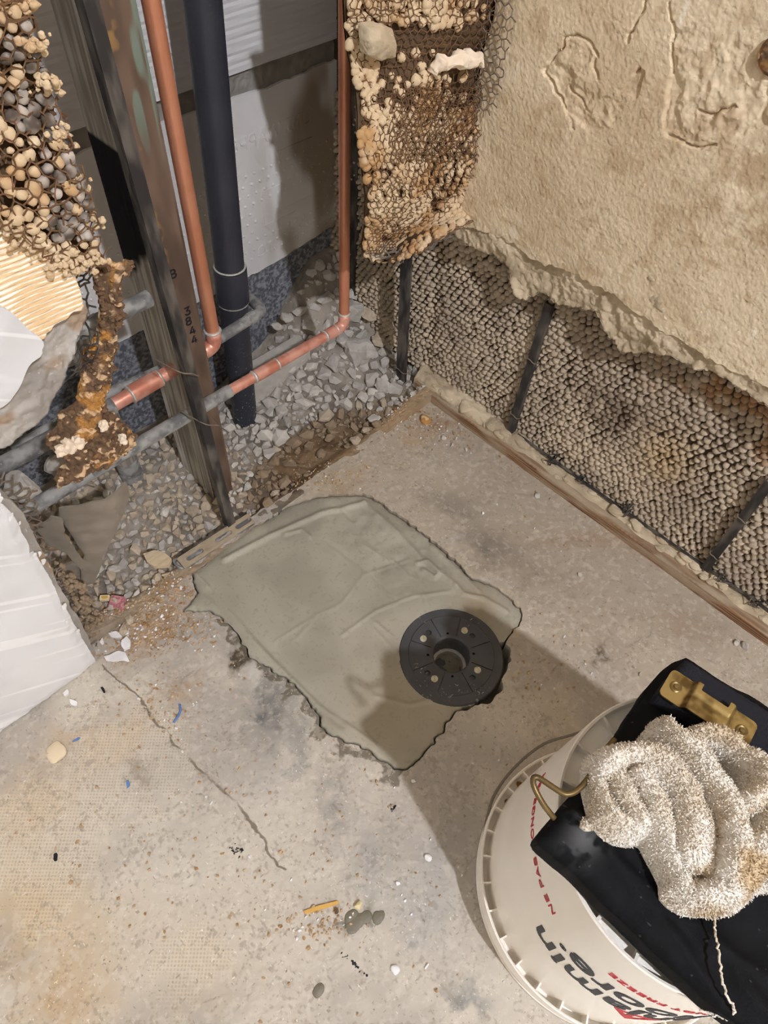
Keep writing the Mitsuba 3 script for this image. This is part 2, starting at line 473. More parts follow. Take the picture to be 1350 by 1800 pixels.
def white_color(p, n, uv):
    w = fbm(p.x * 12, p.z * 12, 2, octaves=3)
    c = mix(C(208, 208, 210), C(222, 222, 224), smoothstep(.3, .7, w))
    streak = smoothstep(.68, .85, noise(p.x * 14 + p.z * 9, p.z * 120 + p.x * 90, 5))
    return mix(c, C(246, 246, 247), streak * .5)


mat('mat_white', white_color, .55, .35, lambda p, n, uv: fbm(p.x * 50, p.z * 50, 0, octaves=3) * .0010 + noise(p.x * 18, p.z * 220 + p.x * 140) * .0002)
mat('mat_whitechip', lambda p, n, uv: mix(C(214, 212, 212), C(240, 240, 242), fbm(p.x * 60, p.y * 60, p.z * 60, octaves=2)), .6, .3)


def combed_color(p, n, uv):
    w, s = fbm(p.x * 30, p.z * 30, 2, octaves=3), p.z + .06 * p.x + .004 * fbm(p.x * 30, p.z * 30, octaves=2)
    k = smoothstep(.25, .65, dr.sin(s * 1250) * .5 + .5 + (w - .5) * .8)
    c = mix(C(212, 182, 140), C(246, 240, 226), k)
    return mix(c, C(220, 184, 132), smoothstep(.6, .75, w) * .4)


mat('mat_combed', combed_color, .8, .2)


def greycoat_color(p, n, uv):
    w, f = fbm(p.x * 22, p.z * 22, p.y * 22, octaves=3), noise(p.x * 380, p.z * 380, p.y * 380)
    c = mix(C(150, 144, 138), C(182, 176, 170), smoothstep(.3, .7, w))
    c = mix(c, C(150, 118, 82), smoothstep(.57, .70, fbm(p.x * 30 + 7, p.z * 30, 4, octaves=2)) * .6)
    return mix(c, C(206, 202, 196), smoothstep(.8, .95, f) * .5)


mat('mat_greycoat', greycoat_color, .95, .1, lambda p, n, uv: fbm(p.x * 170, p.z * 170, p.y * 170, octaves=3) * .003)
mat('mat_board', lambda p, n, uv: mix(mix(C(192, 191, 192), C(212, 210, 208), fbm(p.x * 9, p.z * 9, 1, octaves=3)), C(128, 112, 92),
                                      smoothstep(.58, .74, fbm(p.x * 11 + 4, p.z * 5, 6, octaves=3)) * smoothstep(.62, .78, p.x) * .9), .8, .2,
    lambda p, n, uv: fbm(p.x * 120, p.z * 120, 0, octaves=2) * .0006)
mat('mat_ribbed', lambda p, n, uv: mix(C(192, 191, 193), C(210, 209, 210), fbm(p.x * 9, p.z * 9, 1, octaves=3)), .8, .2)
mat('mat_joint', lambda p, n, uv: mix(C(116, 112, 106), C(150, 146, 140), fbm(p.x * 60, p.z * 60, 1, octaves=3)), .95, .1, lambda p, n, uv: fbm(p.x * 160, p.z * 160, 0, octaves=3) * .004)
mat('mat_stucco', lambda p, n, uv: mix(C(84, 87, 94), C(136, 138, 144), smoothstep(.3, .8, fbm(p.x * 210, p.z * 210, 1, octaves=3))), .95, .1, lambda p, n, uv: fbm(p.x * 220, p.z * 220, 0, octaves=3) * .004)
mat('mat_wood_grey', lambda p, n, uv: mix(C(112, 106, 98), C(166, 160, 150), smoothstep(.25, .75, noise(p.x * 260, p.y * 260, p.z * 9) * .7 + .3 * noise(p.x * 60, p.y * 60, p.z * 30))), .85, .15,
    lambda p, n, uv: noise(p.x * 420, p.y * 420, p.z * 12) * .0012)


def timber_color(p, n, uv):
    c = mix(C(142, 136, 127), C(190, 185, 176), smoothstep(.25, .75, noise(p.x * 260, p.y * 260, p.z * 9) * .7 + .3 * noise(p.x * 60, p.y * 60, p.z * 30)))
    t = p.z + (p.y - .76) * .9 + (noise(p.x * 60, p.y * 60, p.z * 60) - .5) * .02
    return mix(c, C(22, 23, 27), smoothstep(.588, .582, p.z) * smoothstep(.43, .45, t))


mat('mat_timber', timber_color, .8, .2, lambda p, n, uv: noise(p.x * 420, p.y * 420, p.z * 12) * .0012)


def studface_color(p, n, uv):
    w = fbm(p.x * 40, p.y * 40, p.z * 9, octaves=3)
    c = mix(C(84, 68, 58), C(116, 96, 82), smoothstep(.3, .7, w))
    g = smoothstep(.52, .66, noise(p.x * 90, p.y * 40, p.z * 16 + 3) + (p.x - .379) * 6) * smoothstep(.56, .66, p.z)
    c = mix(c, C(116, 134, 122), g * .75)
    return mix(c, C(150, 118, 74), smoothstep(.60, .72, fbm(p.x * 90, 3, p.z * 60, octaves=2)) * smoothstep(.378, .366, p.x) * .8)


mat('mat_studface', studface_color, .7, .25, lambda p, n, uv: fbm(p.x * 160, p.y * 160, p.z * 60, octaves=2) * .0012)


def strip_color(p, n, uv):
    g = noise(p.x * 200, p.y * 12, p.z * 420)
    c = mix(C(110, 80, 58), C(152, 122, 96), smoothstep(.2, .8, g))
    d = fbm(p.y * 16, p.z * 90, p.x * 40, octaves=3)
    return mix(c, C(166, 150, 128), dr.clip(smoothstep(.38, .6, d) * .6 + smoothstep(.018, .024, p.z) * .5, 0, .95))


mat('mat_strip', strip_color, .85, .15, lambda p, n, uv: noise(p.x * 260, p.y * 22, p.z * 500) * .0014)
mat('mat_copper', lambda p, n, uv: mix(mix(C(214, 152, 122), C(188, 118, 88), fbm(p.x * 40, p.y * 40, p.z * 14, octaves=3)), C(178, 122, 86), smoothstep(.6, .8, fbm(p.x * 25, p.y * 25, p.z * 25 + 5, octaves=2)) * .5), .36, .5, metallic=.40)
mat('mat_copper_new', lambda p, n, uv: mix(C(222, 164, 146), C(196, 126, 104), smoothstep(.35, .7, fbm(p.x * 50, p.y * 50, p.z * 50, octaves=3))), .36, .5, metallic=.35)
mat('mat_solder', lambda p, n, uv: mix(C(170, 166, 156), C(206, 204, 198), noise(p.x * 300, p.y * 300, p.z * 300)), .45, .5, metallic=.3)
mat('mat_galv', lambda p, n, uv: mix(mix(C(104, 104, 104), C(154, 153, 150), smoothstep(.3, .7, fbm(p.x * 70, p.y * 70, p.z * 70, octaves=3))), C(178, 176, 170), smoothstep(.78, .95, noise(p.x * 350, p.y * 350, p.z * 350)) * .5), .7, .3,
    lambda p, n, uv: fbm(p.x * 200, p.y * 200, p.z * 200, octaves=2) * .0008)
mat('mat_abs', lambda p, n, uv: mix(mix(C(42, 44, 52), C(54, 56, 64), fbm(p.x * 20, p.y * 20, p.z * 20, octaves=2)), C(146, 148, 150),
                                    smoothstep(.66, .9, fbm(p.x * 260, p.y * 260, p.z * 260, octaves=2)) * (smoothstep(.20, .04, p.z) * .9 + .03)), .45, .4)
mat('mat_blacksteel', lambda p, n, uv: mix(C(44, 42, 42), C(96, 90, 84), smoothstep(.35, .8, fbm(p.x * 90, p.y * 90, p.z * 22, octaves=3))), .55, .4)
mat('mat_dustmetal', lambda p, n, uv: mix(C(150, 136, 116), C(184, 168, 144), fbm(p.x * 80, p.y * 80, p.z * 80, octaves=3)), .8, .2, lambda p, n, uv: fbm(p.x * 300, p.y * 300, 0, octaves=2) * .0012)
for i, (a, b) in enumerate((((162, 157, 150), (194, 188, 180)), ((182, 176, 166), (214, 208, 198)), ((166, 152, 134), (198, 183, 162)), ((126, 109, 90), (158, 139, 116)))):
    mat(f'mat_stone_{i}', lambda p, n, uv, a=a, b=b: mix(C(*a), C(*b), fbm(p.x * 70, p.y * 70, p.z * 70, octaves=3)), .95, .1, lambda p, n, uv: fbm(p.x * 210, p.y * 210, p.z * 210, octaves=3) * .0022)


def soil_color(p, n, uv):
    w, f = fbm(p.x * 30, p.y * 30, 1, octaves=3), noise(p.x * 330, p.y * 330)
    c = mix(C(126, 119, 110), C(158, 149, 138), smoothstep(.3, .7, w))
    q = A(560, 800, z=-.01)
    brown = dr.clip(blob(p.x + (w - .5) * .06, p.y, q[0], q[1], .15, .075, 0) * 1.5, 0, 1)
    c = mix(c, mix(C(92, 74, 56), C(126, 104, 80), smoothstep(.3, .7, w)), brown)
    q = A(300, 1040, z=-.01)
    c = mix(c, C(164, 144, 120), dr.clip(blob(p.x, p.y, q[0], q[1], .12, .035) * 1.0, 0, 1))
    q = A(700, 735, z=-.005)
    c = mix(c, C(166, 140, 110), dr.clip(blob(p.x, p.y, q[0], q[1], .12, .03) * 1.2, 0, .9))
    return mix(c, C(182, 170, 152), smoothstep(.82, .95, f) * .5)


mat('mat_soil', soil_color, .95, .1, lambda p, n, uv: fbm(p.x * 130, p.y * 130, 0, octaves=4) * .006)
mat('mat_crumb', lambda p, n, uv: mix(C(150, 112, 74), C(200, 176, 144), noise(p.x * 120, p.y * 120, 2)), .95, .1)
mat('mat_plastic', lambda p, n, uv: mix(C(226, 220, 210), C(236, 232, 225), fbm(p.x * 14, p.y * 14, p.z * 14, octaves=2)), .32, .5)
mat('mat_lid', srgb(228, 234, 240), .35, .5)
mat('mat_ink', srgb(44, 46, 52), .5, .4)
mat('mat_red', srgb(176, 48, 56), .5, .4)
mat('mat_canvas', lambda p, n, uv: mix(mix(C(8, 9, 12), C(17, 18, 22), fbm(p.x * 40, p.y * 40, p.z * 40, octaves=3)), C(120, 122, 124),
                                       dr.clip(blob(p.x, p.y, .222, -.045, .018, .012) * .5 * smoothstep(.3, .6, fbm(p.x * 130, p.y * 130, 2, octaves=2)) + smoothstep(.93, .98, noise(p.x * 200, p.y * 200, 4)) * .15, 0, 1)), .7, .14,
    lambda p, n, uv: (dr.sin(p.x * 5200) + dr.sin(p.y * 5200)) * .00012 + fbm(p.x * 60, p.y * 60, 0, octaves=2) * .0012)
mat('mat_web', srgb(34, 35, 41), .8, .14, lambda p, n, uv: dr.sin(p.y * 2400) * dr.sin(p.x * 2400) * .0006)
mat('mat_brass', lambda p, n, uv: mix(C(172, 152, 102), C(108, 88, 54), smoothstep(.35, .65, fbm(p.x * 90, p.y * 90, p.z * 90, octaves=3))), .34, .5, metallic=.85)
mat('mat_brasswire', lambda p, n, uv: mix(C(128, 108, 66), C(92, 76, 48), noise(p.x * 90, p.y * 90, p.z * 90)), .4, .5, metallic=.6)


def terry_color(p, n, uv):
    w = fbm(p.x * 26, p.y * 26, p.z * 26, octaves=3)
    c = mix(C(232, 227, 218), C(214, 204, 188), smoothstep(.40, .70, w))
    s = blob(p.x, p.y, .262, -.135, .04, .03) + blob(p.x, p.y, .335, -.150, .05, .03) * .7 + blob(p.x, p.y, .345, -.075, .02, .02) * .5
    return mix(c, C(192, 168, 130), dr.clip(s * smoothstep(.35, .65, w), 0, .8))


mat('mat_terry', terry_color, .95, .05, lambda p, n, uv: (noise(p.x * 620, p.y * 620, p.z * 620) + .5 * noise(p.x * 1300, p.y * 1300, p.z * 1300)) * .0022, beps=.0004)
mat('mat_greywire', srgb(118, 112, 104), .5, .4)
mat('mat_pink', lambda p, n, uv: mix(C(172, 112, 118), C(206, 150, 154), smoothstep(.35, .75, noise(p.x * 420, p.y * 420))), .7, .3)
mat('mat_cream', srgb(222, 208, 164), .6, .3)
mat('mat_darkhole', srgb(26, 24, 22), .9, .1)
mat('mat_drain', lambda p, n, uv: mix(mix(C(58, 59, 62), C(74, 75, 78), fbm(p.x * 50, p.y * 50, 0, octaves=3)), C(160, 162, 160),
                                      smoothstep(.80, .95, noise(p.x * 420, p.y * 420)) * smoothstep(.50, .7, fbm(p.x * 34 + 2, p.y * 34, 4, octaves=2)) * .7), .5, .4)
mat('mat_bolt', lambda p, n, uv: mix(C(168, 164, 138), C(206, 202, 184), noise(p.x * 300, p.y * 300, 0)), .4, .5, metallic=.4)
mat('mat_yellow', srgb(206, 164, 92), .8, .2)
mat('mat_blue', srgb(92, 124, 176), .6, .3)
mat('mat_blackbit', srgb(34, 32, 36), .7, .2)
mat('mat_damp', srgb(112, 106, 92), .5, .4)
mat('mat_felt', lambda p, n, uv: mix(C(112, 104, 94), C(146, 136, 124), fbm(p.x * 24, p.y * 24, p.z * 24, octaves=3)), .9, .15, lambda p, n, uv: fbm(p.x * 90, p.y * 90, p.z * 90, octaves=3) * .0018)
scene['mat_lamp'] = {'type': 'diffuse', 'reflectance': col(.8, .8, .8)}

# ------------------------------------------------------------------ the lamp
lamp = thing('ceiling_lamp', 'round white ceiling lamp above the room, out of the photograph', 'lamp')
m = trimesh.creation.icosphere(subdivisions=3, radius=.032); m.apply_translation(LAMP)
scene['ceiling_lamp__globe'] = {**mikit.ply(m, 'mat_lamp', smooth=True), 'emitter': {'type': 'area', 'radiance': col(*LAMP_POWER)}}
put('canopy', lathe([(0, .07), (.05, .07), (.05, .09), (0, .09)], 24, LAMP), 'mat_lamp', lamp)

# ------------------------------------------------------------------ floor slab with the broken-out hole
DRAIN, DR = np.array([.432, .220]), .0795
PATCH_PX = [(332, 1008), (352, 995), (378, 976), (404, 955), (440, 925), (470, 912), (500, 892), (530, 880), (560, 872), (600, 870), (640, 868), (665, 880), (700, 905), (735, 930), (770, 955),
            (800, 985), (830, 1015), (870, 1030), (895, 1050), (915, 1070), (918, 1090), (900, 1115), (892, 1130), (897, 1155), (885, 1190), (860, 1228), (830, 1243), (803, 1250), (797, 1262), (775, 1290),
            (740, 1335), (715, 1355), (690, 1352), (660, 1330), (640, 1315), (605, 1305), (575, 1290), (560, 1275), (560, 1255), (530, 1220), (505, 1195), (480, 1180), (455, 1165), (435, 1150),
            (420, 1125), (405, 1105), (385, 1082), (360, 1074), (335, 1074), (318, 1076), (330, 1060), (345, 1040), (340, 1022)]
patch2 = np.array([FL(*q) for q in PATCH_PX])
hole = Polygon(rough(patch2, .0040, .0016, 3, f=110)).buffer(0).union(Polygon([DRAIN + (.087 + .004 * math.sin(q * 7) + .003 * math.sin(q * 17)) * np.array([math.cos(q), math.sin(q)]) for q in np.radians(np.arange(0, 360, 3))]))
slab = Polygon([(-1.1, -1.7), (.866, -1.7), (.866, .66), (.79, .64), (.728, .622), (.5, .622), (.36, .632), (.2, .622), (.061, .619), (-.02, .622), (-1.1, .622)])
slab = Polygon(rough(fine(slab, .03)[0], .0030, .004, 8, f=90)).buffer(0).difference(hole)


def floor_h(a, b):
    h = nz(a, b, f=9, seed=2) * .0035 + nz(a, b, f=40, seed=4) * .0014
    for px in ([(210, 1195), (255, 1240), (300, 1300), (360, 1345), (395, 1385)], [(395, 1385), (440, 1440), (470, 1500), (500, 1540)]):   # the long crack of the old topping
        line = np.array([FL(*q) for q in px])
        d = seg_dist(a, b, line)
        h = h - .0022 * np.exp(-(d / .003) ** 2)
    return h


fl = sheet(slab, (0, 0, 0), (1, 0, 0), (0, 1, 0), (0, 0, 1), floor_h, .075, .006, eres=.0018)
put('floor', fl, 'mat_floor', smooth=35, kind='structure', label='worn beige concrete floor slab with damp and dusty stains')
hb = sheet(Polygon(patch2).buffer(.02), (0, 0, -.045), (1, 0, 0), (0, 1, 0), (0, 0, 1), lambda a, b: nz(a, b, f=60, seed=3) * .012, .03, .007)
put('hole_bed', hb, 'mat_damp', parent='floor', smooth=40, label='damp dark bed at the bottom of the broken-out hole', kind='structure')

# wet mortar patch
drain_gap = Polygon(np.vstack([[DRAIN]] + [DRAIN + .098 * np.array([[math.cos(q), math.sin(q)]]) for q in np.radians(np.arange(-112, -22, 6))]))
pp = Polygon(rough(patch2, .0046, .0016, 3, f=110)).buffer(0).buffer(-.0020).difference(Point(*DRAIN).buffer(.0765)).difference(drain_gap)
RIDGE = [([(395, 985), (470, 945), (560, 905), (640, 885)], .005, .005), ([(640, 885), (690, 930), (740, 980), (800, 1030)], .004, .005), ([(480, 1130), (560, 1080), (600, 1062), (640, 1010), (720, 985)], .0012, .002),
         ([(600, 1118), (660, 1075), (720, 1050), (790, 1040)], .0020, .0022), ([(520, 1125), (548, 1092)], .0012, .0018), ([(660, 1095), (690, 1120), (702, 1160)], .0024, .0022), ([(735, 990), (752, 988), (770, 1010), (764, 1016), (744, 1002)], .005, .0035), ([(760, 960), (800, 1000), (840, 1040)], .0045, .004),
         ([(690, 985), (720, 1015)], .0020, .0018), ([(640, 960), (680, 985), (700, 1005)], .0014, .0016), ([(500, 940), (530, 932), (545, 945)], .0030, .0030), ([(600, 895), (622, 915)], -.003, .004), ([(660, 1110), (700, 1150), (690, 1185)], .0016, .0018),
         ([(800, 1030), (815, 1045), (850, 1052), (890, 1075)], .004, .0035), ([(570, 950), (640, 1000), (700, 1060)], -.0010, .003), ([(370, 1040), (430, 1100), (520, 1190), (600, 1270)], -.004, .008), ([(345, 1010), (400, 1070), (470, 1150), (560, 1240), (660, 1310)], .003, .003), ([(780, 1225), (720, 1240), (660, 1225)], .002, .003)]


def mortar_h(a, b):
    p = np.array(patch2)
    h = nz(a, b, f=10, seed=12) * .0040 + nz(a * .5 + b * .4, b * .3 - a * .2, f=60, seed=14) * .0008 + nz(a, b, f=150, seed=15) * .0005
    for px, k, w in RIDGE:
        d = seg_dist(a, b, [FL(*q) for q in px])
        h = h + k * np.exp(-(d / w) ** 2)
    e = inside(a, b, p)
    lump_ = sstep(.40, .5, a) * sstep(.25, .33, b)
    h = h + lump_ * nz(a, b, f=32, seed=22) * .008
    return .0018 + h - .006 * np.exp(-np.maximum(e, 0) / .006) - sstep(.12, .0, np.hypot(a - DRAIN[0], b - DRAIN[1])) * .002


pm = sheet(pp, (0, 0, 0), (1, 0, 0), (0, 1, 0), (0, 0, 1), mortar_h, .04, .0030, eres=.0016)
put('mortar_patch', pm, 'mat_mortar', smooth=50, label='smooth wet grey-green mortar patch filling the hole round the black drain', cat='mortar patch')

# ------------------------------------------------------------------ drain
dn = thing('shower_drain', 'round black plastic shower drain flange with four brass-coloured bolts, set in wet mortar', 'drain')
c3 = (*DRAIN, 0)
put('flange', lathe([(.060, -.012), (DR, -.012), (DR, .0015), (DR - .0015, .0035), (.068, .0042), (.060, .0042), (.060, -.012)], 96, c3), 'mat_drain', dn, smooth=30)
prof = [(.0275, -.060), (.030, -.060), (.030, -.012), (.0655, -.012), (.0655, .0052), (.0645, .0064), (.031, .0056), (.0285, .0045), (.0275, .0030), (.0275, -.060)]
ring = lathe(prof, 128)
cut = []
for q in (28.9, 72, 115.9, 160.5, 203.6, 250, 292, 335):        # the radial joints of the clamping ring
    b = box(.0320, .0700, -.0008, .0008, .0040, .01)
    b.apply_transform(trimesh.transformations.rotation_matrix(math.radians(q), [0, 0, 1])); cut.append(b)
for q, r0, rr in [(51.5, .0352, .0021), (137.6, .0360, .0021), (-136.2, .0353, .0021), (-42.3, .0340, .0021), (88.5, .0486, .0046), (-2.5, .0460, .0046), (174.5, .0488, .0046), (-96.7, .0470, .0046)]:
    b = trimesh.creation.cylinder(rr, 0.01 if rr < .003 else .009, sections=20)
    b.apply_translation([r0 * math.cos(math.radians(q)), r0 * math.sin(math.radians(q)), .004 if rr < .003 else .0062]); cut.append(b)


def mani(m):
    m = trimesh.Trimesh(m.vertices, m.faces, process=True)
    return manifold3d.Manifold(manifold3d.Mesh(np.asarray(m.vertices, np.float32), np.asarray(m.faces, np.uint32)))


try:
    M_ = mani(ring)
    if M_.volume() < 0:
        ring.invert(); M_ = mani(ring)
    M_ = M_ - manifold3d.Manifold.batch_boolean([mani(c) for c in cut], manifold3d.OpType.Add)
    mm = M_.to_mesh(); ring = tm(mm.vert_properties[:, :3], mm.tri_verts)
except Exception as e:
    print('drain boolean failed', e)
ring.apply_translation(c3)
put('clamping_ring', ring, 'mat_drain', dn, smooth=30, label='raised clamping ring with radial joints and keyhole slots')
put('throat', lathe([(.0272, -.085), (.0292, -.085), (.0292, -.004), (.0272, -.004), (.0272, -.085)], 64, c3), 'mat_drain', dn, smooth=30)
put('pipe_lip', lathe([(.0222, -.055), (.0271, -.055), (.0271, -.0315), (.0222, -.0315), (.0222, -.055)], 64, c3), 'mat_solder', dn, smooth=30, label='pale rim of the pipe inside the throat')
put('plug', lathe([(0, -.060), (.0222, -.060), (.0222, -.046), (.020, -.0445), (0, -.044)], 48, c3), 'mat_drain', dn, smooth=30)
for q, r0 in ((15.8, .0457), (104.5, .0488), (190.4, .0487), (281.3, .0452)):
    b = lathe([(0, 0), (.0054, 0), (.0054, .0016), (.0046, .0024), (0, .0026)], 24)
    x0, y0 = DRAIN + r0 * np.array([math.cos(math.radians(q)), math.sin(math.radians(q))])
    try:
        s_ = box(-.0005, .0005, -.006, .006, .0014, .004)
        s_.apply_transform(trimesh.transformations.rotation_matrix(math.radians(-35), [0, 0, 1]))
        if b.volume < 0: b.invert()
        mm = (mani(b) - mani(s_)).to_mesh(); b = tm(mm.vert_properties[:, :3], mm.tri_verts)
    except Exception as e:
        print('bolt', e)
    b.apply_translation([x0, y0, .0058])
    put('bolt', b, 'mat_bolt', dn, smooth=30, label='slotted brass-coloured bolt head')

# ------------------------------------------------------------------ right wall: lath with mortar keys, plaster above
WX = .847
put('wall_right', box(WX, .90, -1.7, .96, -.08, 2.4), 'mat_lath_dark', kind='structure', label='right wall of metal lath with mortar keys below and tan plaster above')
KEYS = [lump(k, 1) for k in range(10)]
ply_keys = [mikit.ply(m, 'mat_key', smooth=True) for m in KEYS]
for d in ply_keys: d.pop('to_world', None)
keys = []
rows = np.arange(.026, .46, .0102)
for j, z in enumerate(rows):
    y = -.34
    while y < .935:
        sp = .0122 * (1 + .22 * float(nz(np.array(y), np.array(z), f=7, seed=31)))
        y += sp
        yy = y + (j % 2) * .0060 + rng.normal(0, .0010)
        zz = z + rng.normal(0, .0008) + .008 * float(nz(np.array(y), np.array(z), f=9, seed=33))
        big = 1 + .40 * float(nz(np.array(y), np.array(z), f=14, seed=35)) + rng.normal(0, .10)
        wave = .006 * float(nz(np.array(y), np.array(z * .5), f=8, seed=37)) - .010 * math.exp(-((yy - .655) / .012) ** 2)
        keys.append((yy, zz, max(.62, big), wave))
M4 = lambda x, y, z, R, s: mi.ScalarTransform4f(np.vstack([np.hstack([R @ np.diag(s), [[x], [y], [z]]]), [[0, 0, 0, 1]]]).tolist())


def Rot(axis, ang):
    return trimesh.transformations.rotation_matrix(ang, axis)[:3, :3]


def keyT(k):
    y, z, b, w = k
    R = Rot([1, 0, 0], rng.uniform(-.3, .3)) @ Rot([0, 1, 0], -.12 + rng.normal(0, .1))
    return WX - .002 - w * .5, y, z, R, np.array([.0072 * b, .0061 * b * rng.uniform(.92, 1.08), .0051 * b * rng.uniform(.9, 1.1)])


def in_frame(p, pad=0):
    q = proj(p)
    return (q[:, 0] > -pad) & (q[:, 0] < 1350 + pad) & (q[:, 1] > -pad) & (q[:, 1] < 1800 + pad) & (q[:, 2] > 0)


kp = np.array([(WX - .006, k[0], k[1]) for k in keys])
size = np.array([k[2] for k in keys]) / proj(kp)[:, 2]
q = proj(kp)
vis = in_frame(kp) & (kp[:, 2] < .345) & ~((q[:, 0] > 1100) & (q[:, 1] > 1100))
order = np.argsort(-size * vis)
parts = set(order[:290].tolist())
rest = []
for i, k in enumerate(keys):
    x, y, z, R, s = keyT(k)
    v = int(rng.integers(10))
    if i in parts:
        put('mortar_key', ply_keys[v], None, 'wall_right', to=M4(x, y, z, R, s))
    else:
        m = KEYS[v].copy(); m.vertices = m.vertices @ (R @ np.diag(s)).T + [x, y, z]; rest.append(m)
put('small_mortar_keys', cat_(rest), 'mat_key', 'wall_right', smooth=True, kind='stuff', label='rows of small rounded mortar keys squeezed through the lath')

edge_px = [(806, 400), (850, 410), (880, 418), (923, 450), (960, 468), (998, 475), (1040, 500), (1080, 520), (1110, 545), (1139, 564), (1175, 590), (1204, 607), (1269, 645), (1350, 683)]
e = [A(*q, x=.797)[1:] for q in edge_px]
face = rough(e, .0050, .0025, 5, closed=False, f=110)
face = np.vstack([[(.618, .372)], face, [(.05, .41), (-.3, .40), (-1.7, .42), (-1.7, 2.4), (.585, 2.4)], rough([(.585, 1.0), (.588, .70), (.605, .56), (.600, .50), (.612, .42)], .004, .006, 9, closed=False)])
FLAKE_A = [A(*q, x=.8)[1:] for q in [(988, 62), (1003, 56), (1035, 66), (1050, 100), (1047, 140), (1054, 170), (1075, 172), (1100, 150), (1122, 120), (1135, 125), (1112, 185), (1075, 225), (1045, 240), (1000, 205), (993, 170), (975, 140), (960, 122), (985, 90)]]
FLAKE_B = [A(*q, x=.8)[1:] for q in [(1184, 45), (1230, 45), (1290, 60), (1400, 60), (1420, 230), (1330, 225), (1250, 268), (1200, 245), (1170, 228), (1167, 205), (1178, 140), (1182, 90)]]
CRACKS = [[(1134, 0), (1130, 22), (1118, 50), (1106, 66)], [(1180, 0), (1183, 60), (1178, 130)], [(960, 120), (987, 85), (990, 65), (1010, 57), (1035, 68), (1052, 98)], [(960, 124), (990, 170), (1000, 205), (1010, 225)],
          [(1046, 100), (1050, 160), (1066, 178), (1090, 160), (1125, 118)], [(1172, 200), (1170, 228), (1195, 245), (1230, 262), (1260, 258)], [(1100, 400), (1090, 340), (1110, 300), (1125, 250)], [(1300, 215), (1350, 228)],
          [(1000, 150), (1030, 190), (1060, 182)], [(1232, 195), (1260, 200), (1290, 190)]]
CR = [np.array([A(*q, x=.8)[1:] for q in c]) for c in CRACKS]


def plaster_h(a, b):
    wa = a + nz(a, b, f=60, seed=51) * .012; wb = b + nz(a, b, f=60, seed=52) * .012
    h = nz(a, b, f=5, seed=41) * .009 + nz(a, b, f=25, seed=42) * .0022 + nz(a, b, f=140, seed=43, o=3) * .0011
    near = (a > -.05) & (a < .62) & (b > .3) & (b < .95)
    ha = np.zeros_like(a); A_, B_ = wa[near], wb[near]
    k = -.0030 * sstep(-.001, .002, inside(A_, B_, FLAKE_A)) * sstep(-.1, .1, nz(A_, B_, f=18, seed=46)) - .0034 * sstep(-.08, .08, nz(A_, B_, f=16, seed=49)) * sstep(-.001, .003, inside(A_, B_, FLAKE_B))
    k = k + (nz(A_, B_, f=110, seed=45, o=4) * .006) * (sstep(0, .01, inside(A_, B_, FLAKE_A)) + sstep(0, .01, inside(A_, B_, FLAKE_B)))
    for c in CR[:6] + CR[8:]:
        k = k - .0062 * np.exp(-(seg_dist(A_, B_, c) / .0011) ** 2) * sstep(-.12, .08, nz(A_, B_, f=35, seed=47))
    ha[near] = k
    lo = sstep(.45, .36, b) * nz(a, b, f=60, seed=48) * .010
    return h + ha + lo


O_ = (.800, 0, 0)
pf = Polygon(face).buffer(0)
near = shapely.box(-.08, .2, .66, .86)
put('plaster', sheet(pf.intersection(near), O_, (0, 1, 0), (0, 0, 1), (-1, 0, 0), plaster_h, .034, .0016, eres=.0022), 'mat_plaster', 'wall_right', smooth=60, label='rough tan plaster face with cracks and flaked hollows')
put('plaster', sheet(pf.difference(near.buffer(-.004)), O_, (0, 1, 0), (0, 0, 1), (-1, 0, 0), lambda a, b: plaster_h(a, b) - .001, .034, .02), 'mat_plaster', 'wall_right', smooth=60, label='rough tan plaster beyond the frame')
under_px = [(800, 408), (858, 440), (890, 455), (904, 470), (905, 500), (918, 520), (938, 522), (950, 508), (985, 530), (1020, 537), (1053, 548), (1070, 570), (1080, 590), (1098, 612), (1123, 618), (1177, 618), (1231, 640), (1296, 667), (1350, 705)]
u = rough([A(*q, x=.814)[1:] for q in under_px], .0045, .0025, 15, closed=False, f=110)
u = np.vstack([u, [(.05, .37), (-.3, .38), (-1.7, .38), (-1.7, .52), (.62, .52)]])
pu = sheet(Polygon(u).buffer(0), (.805, 0, 0), (0, 1, 0), (0, 0, 1), (-1, 0, 0), lambda a, b: nz(a, b, f=28, seed=61) * .016 + nz(a, b, f=130, seed=62, o=4) * .009, .040, .0024)
put('scratch_coat', pu, 'mat_scratch', 'wall_right', smooth=60, label='broken lower ledge of coarse undercoat below the plaster face')


def stud(p0, p1, w, d, N=(-1, 0, 0)):
    """A steel channel stud between two points: U section, open towards the wall."""
    p0, p1, N = np.asarray(p0, float), np.asarray(p1, float), np.asarray(N, float)
    ax = (p1 - p0) / np.linalg.norm(p1 - p0)
    N = N - ax * (N @ ax); N /= np.linalg.norm(N)
    S = np.cross(ax, N)
    L = np.linalg.norm(p1 - p0)
    t = .0016
    pr = [(-w / 2, 0), (w / 2, 0), (w / 2, -d), (w / 2 - t, -d), (w / 2 - t, -t), (-w / 2 + t, -t), (-w / 2 + t, -d), (-w / 2, -d)]
    m = trimesh.creation.extrude_polygon(Polygon(pr), L, engine='earcut')
    v = m.vertices
    m.vertices = p0 + v[:, :1] * S + v[:, 1:2] * N + v[:, 2:3] * ax
    if m.volume < 0: m.invert()
    return m


